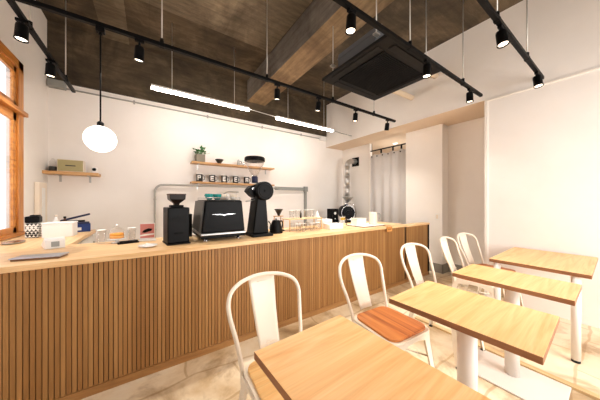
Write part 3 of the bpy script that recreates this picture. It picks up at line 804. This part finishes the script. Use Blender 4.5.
def tumbler(label, x, y, z=Z, r=.032, h=.09, group='clear glasses on the counter', mtl='drink_glass', name='drinking_glass'):
    t = thing(name, label, 'glass', (x, y, z), 0, group)
    bm = bmesh.new(); lathe(bm, [(r * .78, 0), (r * .8, .003), (r, h), (r - .002, h), (r * .8 - .002, .012), (.001, .012)], n=24)
    obj('glass_body', bm, mtl, t)
    bm = bmesh.new(); lathe(bm, [(r - .0005, h + .0002), (r + .001, h + .002), (r - .0015, h + .004), (r - .003, h + .002)], n=24); obj('rim', bm, 'white_ceramic', t)
    return t
tumbler('clear glass with a straw-like tint, left of the orange cake dome', -.35, 2.60, h=.115, r=.036)
tumbler('clear glass directly right of the orange cake dome', -.135, 2.60, h=.12, r=.034)
tumbler('clear glass between the black bill tray and the picture card', -.045, 2.60, h=.12, r=.034)
t = thing('cake_dome', 'small clear dome over an orange cake at the back of the counter', 'cake stand', (-.24, 2.57, Z))
bm = bmesh.new(); lathe(bm, [(.04, 0), (.04, .004), (.012, .010), (.012, .028), (.064, .034), (.066, .040), (.001, .040)], n=32); obj('stand', bm, 'white_ceramic', t)
bm = bmesh.new(); lathe(bm, [(.048, .0405), (.05, .045), (.05, .060), (.001, .060)], n=32); lathe(bm, [(.05, .0605), (.05, .064), (.001, .064)], n=32, mi=1); lathe(bm, [(.05, .0645), (.048, .085), (.001, .088)], n=32); obj('cake', bm, ['orange', 'orange_pale'], t)
bm = bmesh.new(); lathe(bm, [(.058, .041), (.059, .09), (.050, .118), (.03, .135), (.006, .142)], n=32); obj('dome', bm, 'drink_glass', t)
bm = bmesh.new(); bmesh.ops.create_uvsphere(bm, u_segments=14, v_segments=10, radius=.011, matrix=Matrix.Translation((0, 0, .153))); obj('knob', bm, 'white_ceramic', t)
t = thing('bill_tray', 'slim black tray lying slanted in front of the picture card', 'tray', (-.155, 2.49, Z), R(10))
obj('tray_body', B_(-.075, .075, -.03, .03, 0, .012, bev=.003), 'black_plastic', t); obj('tray_clip', B_(-.06, .07, -.022, .022, .0125, .022, bev=.003), 'black_plastic', t)
t = thing('picture_card', 'upright pink picture card in a white holder next to the small grinder', 'card', (-.015, 2.52, Z), R(-12))
obj('holder', B_(-.070, .070, -.018, .018, 0, .012, bev=.003), 'white', t)
bm = bmesh.new(); bx(bm, -.062, .062, -.003, .003, .0125, .165, bev=.001); c_ = obj('card', bm, 'paper', t)
obj('print', B_(-.055, .055, -.0045, -.0031, .030, .158), 'pink', t)
bm = bmesh.new(); prism(bm, [(-.042, .082), (-.02, .078), (.03, .092), (.042, .112), (.01, .118), (-.015, .108), (-.028, .100)], -.0058, -.0046, 'xz'); obj('dark_motif', bm, 'black_plastic', t)
bm = bmesh.new(); prism(bm, [(-.055, .045), (.055, .058), (.055, .07), (-.02, .066), (-.055, .058)], -.0056, -.0046, 'xz'); obj('pale_motif', bm, 'paper', t)
t = thing('white_dish', 'low white saucer with a folded napkin in front of the picture card', 'dish', (-.01, 2.20, Z))
bm = bmesh.new(); lathe(bm, [(.03, 0), (.06, .008), (.068, .016), (.064, .016), (.04, .006), (.001, .006)], n=32); obj('saucer', bm, 'white_ceramic', t)
bm = bmesh.new(); prism(bm, [(-.035, .0065), (.04, .0065), (.02, .022), (-.01, .03)], -.02, .02, 'xz', bev=.002); obj('napkin', bm, 'paper', t)

# small grinder
t = thing('coffee_grinder', 'slim black coffee grinder with a brown bean hopper, left of the espresso machine', 'grinder', (.20, 2.28, Z), R(6))
bm = bmesh.new(); bx(bm, -.085, .085, -.10, .12, .012, .315, bev=.008); obj('body', bm, 'black_plastic', t)
obj('base', B_(-.09, .09, -.115, .125, 0, .0115, bev=.003), 'black', t)
obj('front_plate', B_(-.06, .06, -.1035, -.1005, .19, .235, bev=.001), 'black', t)
obj('collar', B_(-.05, .05, -.05, .05, .3155, .335, bev=.006), 'black', t)
bm = bmesh.new(); lathe(bm, [(.022, .3355), (.026, .350), (.068, .385), (.072, .425), (.068, .425), (.02, .37)], n=4, smooth=False); bmesh.ops.rotate(bm, cent=(0, 0, 0), matrix=Matrix.Rotation(R(45), 3, 'Z'), verts=bm.verts)
bmesh.ops.scale(bm, vec=(1.25, 1.25, 1), verts=bm.verts); obj('hopper', bm, 'smoke', t)
obj('lid', B_(-.066, .066, -.066, .066, .4255, .434, bev=.003), 'bean', t)
bm = bmesh.new(); bx(bm, -.03, .03, -.125, -.1035, .09, .10, bev=.003); obj('portafilter_fork', bm, 'black', t)
bm = bmesh.new(); cyl(bm, (.086, -.02, .29), (.10, -.02, .29), .018, n=20); obj('dial', bm, 'steel', t)
t = thing('card_reader', 'little black box squeezed between the small grinder and the espresso machine', 'box', (.325, 2.60, Z))
obj('reader_body', B_(-.045, .045, -.04, .04, 0, .235, bev=.005), 'black_plastic', t); obj('screen', B_(-.03, .03, -.043, -.0405, .13, .21), 'ac_dark', t)

# espresso machine
t = thing('espresso_machine', 'black espresso machine with a silver winged emblem on the counter', 'espresso machine', (.585, 2.41, Z))
bm = bmesh.new()
prism(bm, [(-.20, .078), (.205, .078), (.175, .375), (-.165, .375)], -.25, .24, 'xz', bev=.012); obj('body', bm, 'black_plastic', t)
bm = bmesh.new()
prism(bm, [(-.206, .085), (-.202, .085), (-.170, .37), (-.174, .37)], -.245, .235, 'xz', bev=.001)
obj('side_panel', bm, 'ac_metal' if False else 'dark_ceramic', t)
bm = bmesh.new(); prism(bm, [(-.262, .056), (-.262, .070), (-.252, .078), (.25, .078), (.25, .056)], -.205, .21, 'yz', bev=.004); obj('chrome_lip', bm, 'steel', t)
obj('drip_tray', B_(-.20, .205, -.255, .25, .030, .0555, bev=.003), 'black', t)
for sx in (-.15, .15):
    for sy in (-.2, .2):
        bm = bmesh.new(); lathe(bm, [(.022, 0), (.024, .006), (.012, .014), (.014, .0295)], (sx, sy, 0), n=20); obj('foot', bm, 'chrome', t)
bm = bmesh.new()   # winged emblem
for s in (-1, 1):
    poly = [(0, .232), (s * .010, .238), (s * .03, .2415), (s * .100, .2455), (s * .108, .2475), (s * .04, .2480), (s * .015, .245), (0, .240)]
    prism(bm, poly if s > 0 else poly[::-1], -.256, -.2505, 'xz')
obj('emblem', bm, 'chrome', t)
bm = bmesh.new(); bx(bm, -.15, .16, -.235, .225, .3755, .3815); obj('top_plate', bm, 'black', t); bm = bmesh.new()
for s in (-.232, .222): tube(bm, [(-.15, s, .385), (-.15, s, .40), (.16, s, .40), (.16, s, .385)], .004, 8)
obj('cup_rail', bm, 'steel', t)
bm = bmesh.new(); tube(bm, smooth_path([(-.12, .23, .30), (-.12, .30, .29), (-.12, .33, .2), (-.12, .33, .12)], 5), .006, 8); obj('steam_wand', bm, 'chrome', t)
bm = bmesh.new(); cyl(bm, (.02, .24, .20), (.02, .32, .20), .035, n=24); tube(bm, [(.02, .32, .19), (.02, .42, .17)], .012, 12); obj('group_head', bm, 'chrome', t)
def cup(label, x, y, mtl, z=Z + .3825, r=.038, h=.056):
    t = thing('coffee_cup', label, 'cup', (x, y, z), random.uniform(0, 6), 'cups on the espresso machine')
    bm = bmesh.new(); lathe(bm, [(r * .55, 0), (r * .85, h * .35), (r, h), (r - .003, h), (r * .8, h * .35), (.002, .006)], n=24); obj('cup_body', bm, mtl, t)
    bm = bmesh.new(); tube(bm, smooth_path([(r * .93, 0, h * .8), (r * 1.45, 0, h * .75), (r * .85, 0, h * .3)], 4), .0035, 8); obj('handle', bm, mtl, t)
    return t
cup('teal cup at the left front corner on top of the espresso machine', .475, 2.27, 'teal')
cup('teal cup right of the first teal one, on the espresso machine', .555, 2.29, 'teal', r=.042, h=.055)
cup('teal cup at the back behind the other teal cups', .50, 2.38, 'teal')
cup('cream cup next to the teal cups on the espresso machine', .645, 2.44, 'cream')
cup('cream cup at the right edge on top of the espresso machine', .725, 2.33, 'cream')
cup('white cup farther back on top of the espresso machine', .70, 2.53, 'white_ceramic')

# large grinder
t = thing('shop_grinder', 'tall black shop grinder with round drum head and big clear hopper', 'grinder', (.98, 2.27, Z))
obj('base_plate', B_(-.115, .115, -.13, .15, 0, .028, bev=.006), 'black', t)
bm = bmesh.new(); prism(bm, [(-.095, .0285), (.085, .0285), (.055, .40), (-.045, .40)], -.08, .11, 'xz', bev=.01); obj('column', bm, 'black_plastic', t)
bm = bmesh.new(); lathe(bm, [(.085, -.135), (.098, -.125), (.098, -.03), (.09, -.02), (.08, .12), (.06, .14)], (.02, 0, .475), 'y', n=48); obj('drum_head', bm, 'black_plastic', t)
bm = bmesh.new(); lathe(bm, [(.07, -.139), (.074, -.1355)], (.02, 0, .475), 'y', n=40); cyl(bm, (.02, -.150, .475), (.02, -.139, .475), .016, n=20); obj('cover_plate', bm, 'black', t)
bm = bmesh.new(); prism(bm, [(-.13, .50), (-.145, .47), (-.10, .425), (-.06, .40), (-.05, .54), (-.10, .53)], -.06, .05, 'xz', bev=.006); obj('chute', bm, 'black', t)
bm = bmesh.new(); cyl(bm, (-.085, -.075, .495), (-.085, -.0605, .495), .014, n=18); obj('adjust_knob', bm, 'chrome', t)
bm = bmesh.new(); tube(bm, [(-.05, -.03, .38), (-.16, -.05, .365)], .006, 8); obj('bag_clamp', bm, 'steel', t)
bm = bmesh.new(); lathe(bm, [(.030, .565), (.034, .57), (.034, .625), (.028, .635)], (-.03, .03, 0), n=28); obj('hopper_neck', bm, 'navy', t)
bm = bmesh.new(); lathe(bm, [(.028, .636), (.040, .66), (.096, .765), (.104, .795), (.101, .795), (.092, .765), (.037, .66), (.025, .638)], (-.03, .03, 0), n=40); obj('hopper', bm, 'amber_glass', t)
bm = bmesh.new(); lathe(bm, [(.107, .7955), (.110, .80), (.109, .832), (.10, .842), (.001, .844)], (-.03, .03, 0), n=40); obj('hopper_lid', bm, 'black_plastic', t)
t = thing('gooseneck_kettle', 'matt black kettle right of the tall shop grinder', 'kettle', (1.215, 2.31, Z), R(20))
bm = bmesh.new(); lathe(bm, [(.075, 0), (.078, .01), (.060, .09), (.048, .13), (.045, .135)], n=32); obj('kettle_body', bm, 'black', t)
bm = bmesh.new(); lathe(bm, [(.046, .1355), (.04, .147), (.008, .15), (.010, .165), (.003, .168)], n=24); obj('lid', bm, 'black', t)
bm = bmesh.new(); tube(bm, smooth_path([(.04, 0, .12), (.10, 0, .13), (.115, 0, .08), (.085, 0, .03)], 5), .008, 10); obj('handle', bm, 'black_plastic', t)
bm = bmesh.new(); tube(bm, smooth_path([(-.066, 0, .03), (-.10, 0, .05), (-.095, 0, .11), (-.125, 0, .145)], 5), .006, 10); obj('spout', bm, 'black', t)
t = thing('pour_over_stand', 'wooden pour-over stand with a dark cone dripper beside the glasses', 'dripper stand', (1.325, 2.45, Z))
obj('base', B_(-.06, .06, -.05, .05, 0, .014, bev=.003), 'black_plastic', t)
bm = bmesh.new(); cyl(bm, (-.045, .03, .0145), (-.045, .03, .175), .006, n=10); cyl(bm, (.045, .03, .0145), (.045, .03, .175), .006, n=10); bx(bm, -.055, .055, -.02, .038, .175, .185, bev=.002); obj('frame', bm, 'shelf_wood', t)
bm = bmesh.new(); lathe(bm, [(.014, .1855), (.016, .20), (.050, .262), (.054, .262), (.054, .268), (.048, .268), (.012, .20)], n=28); obj('dripper', bm, 'dark_ceramic', t)
bm = bmesh.new(); lathe(bm, [(.042, .015), (.046, .02), (.046, .06), (.02, .09), (.022, .11)], n=24); obj('server', bm, 'drink_glass', t)

# glass riser with glasses
t = thing('glass_riser', 'low wooden riser shelf standing over glasses on the counter', 'riser', (1.66, 2.40, Z))
obj('board', B_(-.27, .25, -.09, .09, .138, .148, bev=.002), 'counter_wood', t)
for xx in (-.255, .235):
    for yy in (-.08, .08): obj('leg', B_(xx - .006, xx + .006, yy - .006, yy + .006, 0, .1375, bev=.002), 'counter_wood', t)
zt = Z + .1485
for i, (x, lb) in enumerate(((1.47, 'clear glass pitcher like cup at the left end on top of the riser'), (1.56, 'clear glass in the left half on top of the riser'), (1.69, 'clear glass right of the black bottle on top of the riser'), (1.78, 'clear glass second from the right end on top of the riser'))):
    tumbler(lb, x, 2.38, zt, .036, .10)
t = thing('slim_bottle', 'slim black bottle standing on the glass riser', 'bottle', (1.625, 2.41, zt))
bm = bmesh.new(); lathe(bm, [(.012, 0), (.013, .004), (.013, .06), (.006, .075), (.006, .086)], n=16); obj('bottle_body', bm, 'black_plastic', t)
bm = bmesh.new(); lathe(bm, [(.0075, .0865), (.0075, .097), (.005, .099)], n=14); obj('cap', bm, 'black_plastic', t)
t = thing('paper_cone', 'small white paper cone at the right end on top of the riser', 'filter', (1.865, 2.37, zt))
bm = bmesh.new(); lathe(bm, [(.034, 0), (.03, .01), (.006, .085), (.003, .09)], n=20); obj('cone_body', bm, 'paper', t)
bm = bmesh.new(); lathe(bm, [(.0355, 0), (.0365, .003), (.0335, .012)], n=20); obj('rim', bm, 'paper', t)
for i, (x, y, lb) in enumerate(((1.46, 2.21, 'clear glass in front of the riser, nearest the pour-over stand'), (1.55, 2.23, 'clear glass in front of the riser, second from the pour-over stand'), (1.66, 2.21, 'clear glass in front of the middle of the riser'), (1.76, 2.23, 'clear glass in front of the right half of the riser'))):
    tumbler(lb, x, y, Z, .034, .095)
for i, (x, lb) in enumerate(((1.50, 'clear glass under the left half of the riser board'), (1.62, 'clear glass under the middle of the riser board'), (1.74, 'clear glass under the right half of the riser board'))):
    tumbler(lb, x, 2.41, Z, .034, .09)
t = thing('white_carton', 'low white carton with a folded lid right of the glasses', 'carton', (2.04, 2.24, Z), R(-6))
obj('carton_body', B_(-.115, .105, -.07, .07, 0, .055, bev=.004), 'paper', t); obj('lid', B_(-.118, .108, -.073, .073, .0555, .067, bev=.003), 'paper', t)
t = thing('napkin_stack', 'stack of white napkins behind the low white carton', 'napkins', (2.06, 2.45, Z))
obj('napkins', B_(-.09, .09, -.06, .06, 0, .105, bev=.004), 'paper', t); obj('top_napkin', B_(-.088, .085, -.058, .055, .1055, .109, bev=.001), 'white', t)
t = thing('glass_siphon', 'small clear glass server with a dark handle right of the white carton', 'glass', (2.22, 2.24, Z))
bm = bmesh.new(); lathe(bm, [(.03, 0), (.044, .02), (.046, .05), (.02, .085), (.024, .11), (.026, .16)], n=28); obj('server_body', bm, 'drink_glass', t)
bm = bmesh.new(); tube(bm, smooth_path([(.025, 0, .12), (.06, 0, .11), (.055, 0, .03)], 4), .006, 8); obj('handle', bm, 'bean', t)
# tray, clear boxes and cream kettle
t = thing('serving_tray', 'flat white tray with a dark rim at the right end of the counter', 'tray', (2.68, 2.24, Z))
obj('tray_base', B_(-.23, .25, -.15, .15, .006, .014, bev=.003), 'white', t); obj('tray_rim', B_(-.235, .255, -.155, .155, 0, .0058, bev=.002), 'black_plastic', t)
t = thing('clear_box', 'pale see-through storage box on the tray beside the cream jug', 'box', (2.60, 2.30, Z + .0145))
obj('box_body', B_(-.11, .09, -.06, .06, 0, .085, bev=.006), 'white', t); obj('lid', B_(-.115, .095, -.065, .065, .0855, .095, bev=.003), 'cream', t)
t = thing('cream_jug', 'cream cylindrical jug with a long side handle on the tray', 'jug', (2.82, 2.22, Z + .0145), R(-35))
bm = bmesh.new(); lathe(bm, [(.062, 0), (.064, .006), (.058, .165), (.055, .172), (.052, .165), (.056, .01), (.001, .01)], n=36); obj('jug_body', bm, 'cream', t)
bm = bmesh.new(); lathe(bm, [(.054, .1725), (.05, .18), (.001, .184)], n=28); obj('lid', bm, 'cream', t)
bm = bmesh.new(); tube(bm, smooth_path([(.055, 0, .155), (.10, 0, .158), (.108, 0, .12), (.102, 0, .07)], 5), .007, 10); obj('handle', bm, 'grey_metal', t)
# wood tag hung on the counter
t = thing('wood_tag', 'small orange wooden sign hooked over the counter edge near the gate', 'sign', (2.88, 1.975, .90))
obj('plaque', B_(-.06, .06, 0, .012, -.055, .012, bev=.002), 'sign_wood', t)
obj('sign_foot', B_(-.055, .055, .012, .07, .0212, .026, bev=.001), 'sign_wood', t)
bm = bmesh.new()
for i, w_ in enumerate((.010, .006, .008, .010, .006)): bx(bm, -.04 + i * .016, -.04 + i * .016 + w_, -.0015, -.0002, -.030, -.014)
obj('lettering', bm, 'grain_dark', t)
bm = bmesh.new(); bx(bm, -.05, -.046, .0, .012, .0125, .021); bx(bm, .046, .05, .0, .012, .0125, .021); obj('hook', bm, 'steel', t)

# ------------------------------------------------------------------ roaster behind the counter
t = thing('roaster_bench', 'steel bench under the roaster behind the counter', 'bench', (3.92, 3.95, 0))
obj('bench_top', B_(-.55, .42, -.32, .42, .66, .70, bev=.003), 'steel', t)
for sx in (-.5, .37):
    for sy in (-.27, .37): obj('leg', B_(sx - .02, sx + .02, sy - .02, sy + .02, 0, .6595), 'steel', t)
t = thing('coffee_roaster', 'black and chrome coffee roaster with a round drum front beneath the flue', 'roaster', (3.98, 3.90, .7005), R(-30))
bm = bmesh.new(); bx(bm, -.20, .20, -.06, .28, 0, .10, bev=.01); obj('base', bm, 'black', t)
bm = bmesh.new(); lathe(bm, [(.16, -.10), (.17, -.09), (.17, .22), (.16, .23)], (0, 0, .30), 'y', n=48); obj('drum', bm, 'black_plastic', t)
bm = bmesh.new(); lathe(bm, [(.150, -.125), (.165, -.118), (.165, -.1005)], (0, 0, .30), 'y', n=48); obj('drum_face', bm, 'black', t)
bm = bmesh.new(); bmesh.ops.create_circle(bm, segments=8, radius=.001) if False else None; tube(bm, [(.16 * math.cos(k * PI / 24), -.126, .30 + .16 * math.sin(k * PI / 24)) for k in range(49)], .009, 8); obj('front_ring', bm, 'chrome', t)
bm = bmesh.new(); lathe(bm, [(.05, -.15), (.055, -.1255)], (0, 0, .30), 'y', n=32); cyl(bm, (.08, -.16, .36), (.08, -.1255, .36), .012, n=14); bx(bm, -.12, -.09, -.16, -.1255, .2, .4, bev=.004); obj('door_fittings', bm, 'black', t)
bm = bmesh.new(); cyl(bm, (.0, .05, .47), (.0, .05, .55), .05, n=28); obj('neck', bm, 'chrome', t)
bm = bmesh.new(); lathe(bm, [(.035, .551), (.05, .57), (.13, .66), (.135, .68), (.13, .68), (.045, .575)], (.03, .02, 0), n=36); obj('hopper', bm, 'steel', t)
bm = bmesh.new(); lathe(bm, [(.13, -.02), (.135, 0), (.135, .06), (.13, .06), (.12, .005), (.001, .005)], (-.02, -.22, .0205), n=36); obj('cooling_tray', bm, 'chrome', t)
bm = bmesh.new(); tube(bm, smooth_path([(.18, -.04, .10), (.20, -.08, .30), (.13, -.12, .48), (.03, -.10, .52)], 6), .014, 12); obj('side_pipe', bm, 'chrome', t)
t = thing('control_box', 'black control box standing left of the coffee roaster', 'box', (3.44, 3.84, .7005))
obj('box_body', B_(-.06, .13, -.07, .10, 0, .40, bev=.006), 'black_plastic', t)
bm = bmesh.new(); cyl(bm, (.035, -.078, .30), (.035, -.0705, .30), .03, n=24); cyl(bm, (.035, -.078, .18), (.035, -.0705, .18), .012, n=16); obj('gauge', bm, 'white', t)
t = thing('yellow_bag', 'small yellow packet on the bench in front of the coffee roaster', 'packet', (3.62, 3.70, .7005))
obj('packet_body', B_(-.07, .07, -.03, .03, 0, .22, bev=.01), 'paper', t); obj('packet_label', B_(-.068, .068, -.034, -.0302, .15, .205), 'yellow', t)
# flue
t = thing('flue_pipe', 'shiny steel flue rising from the roaster and elbowing into the wall', 'flue', (4.07, 3.98, 1.38))
bm = bmesh.new(); cyl(bm, (0, 0, 0), (0, 0, .26), .062, n=32); cyl(bm, (0, 0, .262), (0, 0, .52), .060, n=32); cyl(bm, (0, 0, .522), (0, 0, .76), .058, n=32); cyl(bm, (0, 0, .25), (0, 0, .27), .066, n=32); cyl(bm, (0, 0, .51), (0, 0, .53), .064, n=32); obj('stack', bm, 'flue', t)
bm = bmesh.new(); pts = [(0.16 - .16 * math.cos(a), 0, .765 + .13 * math.sin(a)) for a in [i * PI / 2 / 10 for i in range(11)]]; tube(bm, pts + [(.245, 0, .895)], .058, 28); obj('elbow', bm, 'flue', t)
bm = bmesh.new(); bx(bm, .29, .308, -.11, .11, .78, 1.0, bev=.003); obj('wall_plate', bm, 'black', t)
bm = bmesh.new(); cyl(bm, (.245, 0, .895), (.29, 0, .895), .064, n=28); obj('collar', bm, 'steel', t)

# ------------------------------------------------------------------ doorway curtain
t = thing('doorway_curtain', 'white curtain with eyelets closing the doorway behind the counter', 'curtain', (4.43, 3.06, 0))
bm = bmesh.new(); rows = 2; n = 140; g = []
for z in (.06, 1.2, 2.37):
    r_ = []
    for i in range(n + 1):
        y = -.50 + 1.0 * i / n; ph = i / n * 2 * PI * 4.5
        r_.append(bm.verts.new((.022 * math.sin(ph) + .01 * math.sin(ph * .37 + z), y, z + (.012 * math.cos(ph) if z > 2 else 0))))
    g.append(r_)
for a, b in zip(g, g[1:]):
    for i in range(n):
        f = bm.faces.new([a[i], a[i + 1], b[i + 1], b[i]]); f.smooth = True
bmesh.ops.recalc_face_normals(bm, faces=bm.faces[:]); bmesh.ops.solidify(bm, geom=bm.faces[:], thickness=.002)
obj('cloth', bm, 'curtain', t, recalc=False)
bm = bmesh.new()
for i in range(7):
    bm = bmesh.new(); y = -.44 + i * .147; cyl(bm, (-.034, y, 2.325), (-.024, y, 2.325), .014, n=16); obj('eyelet', bm, 'black', t)
r = thing('curtain_rail', 'black rail with short hangers above the white curtain', 'rail', (4.43, 3.06, 2.47))
obj('rail', B_(-.012, .012, -.47, .50, -.012, .012, bev=.002), 'black', r)
for y in (-.30, -.10, .2): 
    bm = bmesh.new(); bx(bm, -.014, .014, y - .014, y + .014, -.09, -.0125, bev=.003); obj('hanger', bm, 'black', r)
for y in (-.42, .46):
    bm = bmesh.new(); cyl(bm, (0, y, .0125), (0, y, .18), .006, n=8); obj('bracket', bm, 'black', r)
t = thing('wall_socket', 'white wall socket on the pillar above the counter gate', 'socket', (4.299, 1.985, 1.0))
obj('cover_plate', B_(-.010, 0, -.035, .035, -.06, .06, bev=.003), 'white', t); obj('socket_face', B_(-.013, -.0102, -.018, .018, -.035, .035, bev=.002), 'cream', t)

# ------------------------------------------------------------------ light
t = thing('ceiling_downlight', 'small round downlight in the soffit behind the white curtain', 'light', (4.85, 3.18, ZS))
bm = bmesh.new(); lathe(bm, [(.055, -.012), (.062, -.010), (.064, -.0005)], n=28); obj('lamp_ring', bm, 'white', t)
bm = bmesh.new(); lathe(bm, [(.045, -.0145), (.048, -.0125)], n=28); obj('lens', bm, 'globe', t)
l = bpy.data.lights.new('annex_fill_lamp', 'POINT'); l.energy = 8; l.color = (1, .92, .82); l.shadow_soft_size = .05
lo = bpy.data.objects.new('annex_fill_lamp', l); COL.objects.link(lo); lo.parent = t; lo.location = (0, 0, -.55)  # fill lamp added to brighten the curtain from behind
def area(name, loc, rot, sx, sy, e, col):
    l = bpy.data.lights.new(name, 'AREA'); l.shape = 'RECTANGLE'; l.size = sx; l.size_y = sy; l.energy = e; l.color = col
    o = bpy.data.objects.new(name, l); COL.objects.link(o); o.location = loc; o.rotation_euler = rot
    return o
# daylight entering by the shop window behind the camera and by the left window
area('daylight_front_window', (2.4, YF - .25, 1.5), (R(68), 0, R(-8)), 2.0, 1.9, 95, (1, .96, .91))
area('daylight_left_window', (XL - .35, 2.4, 1.85), (0, R(-90), 0), 1.7, 2.5, 14, (.95, .97, 1))
w = bpy.data.worlds.new('sky'); SC.world = w; w.use_nodes = True
bg = w.node_tree.nodes['Background']; bg.inputs['Color'].default_value = (.86, .92, 1, 1); bg.inputs['Strength'].default_value = 1.8

# ------------------------------------------------------------------ camera
cam = bpy.data.cameras.new('camera'); co = bpy.data.objects.new('camera', cam); COL.objects.link(co)
cam.sensor_width = 36; cam.lens = 225 / 600 * 36; cam.clip_start = .02
a = math.atan2(336, 225)
co.location = (0, 0, 1.3); co.rotation_euler = (R(90), 0, a - R(90))
SC.camera = co
SC.view_settings.view_transform = 'Standard'; SC.view_settings.look = 'None'
SC.view_settings.gamma = 1; SC.view_settings.exposure = 0.36; SC.view_settings.use_curve_mapping = False
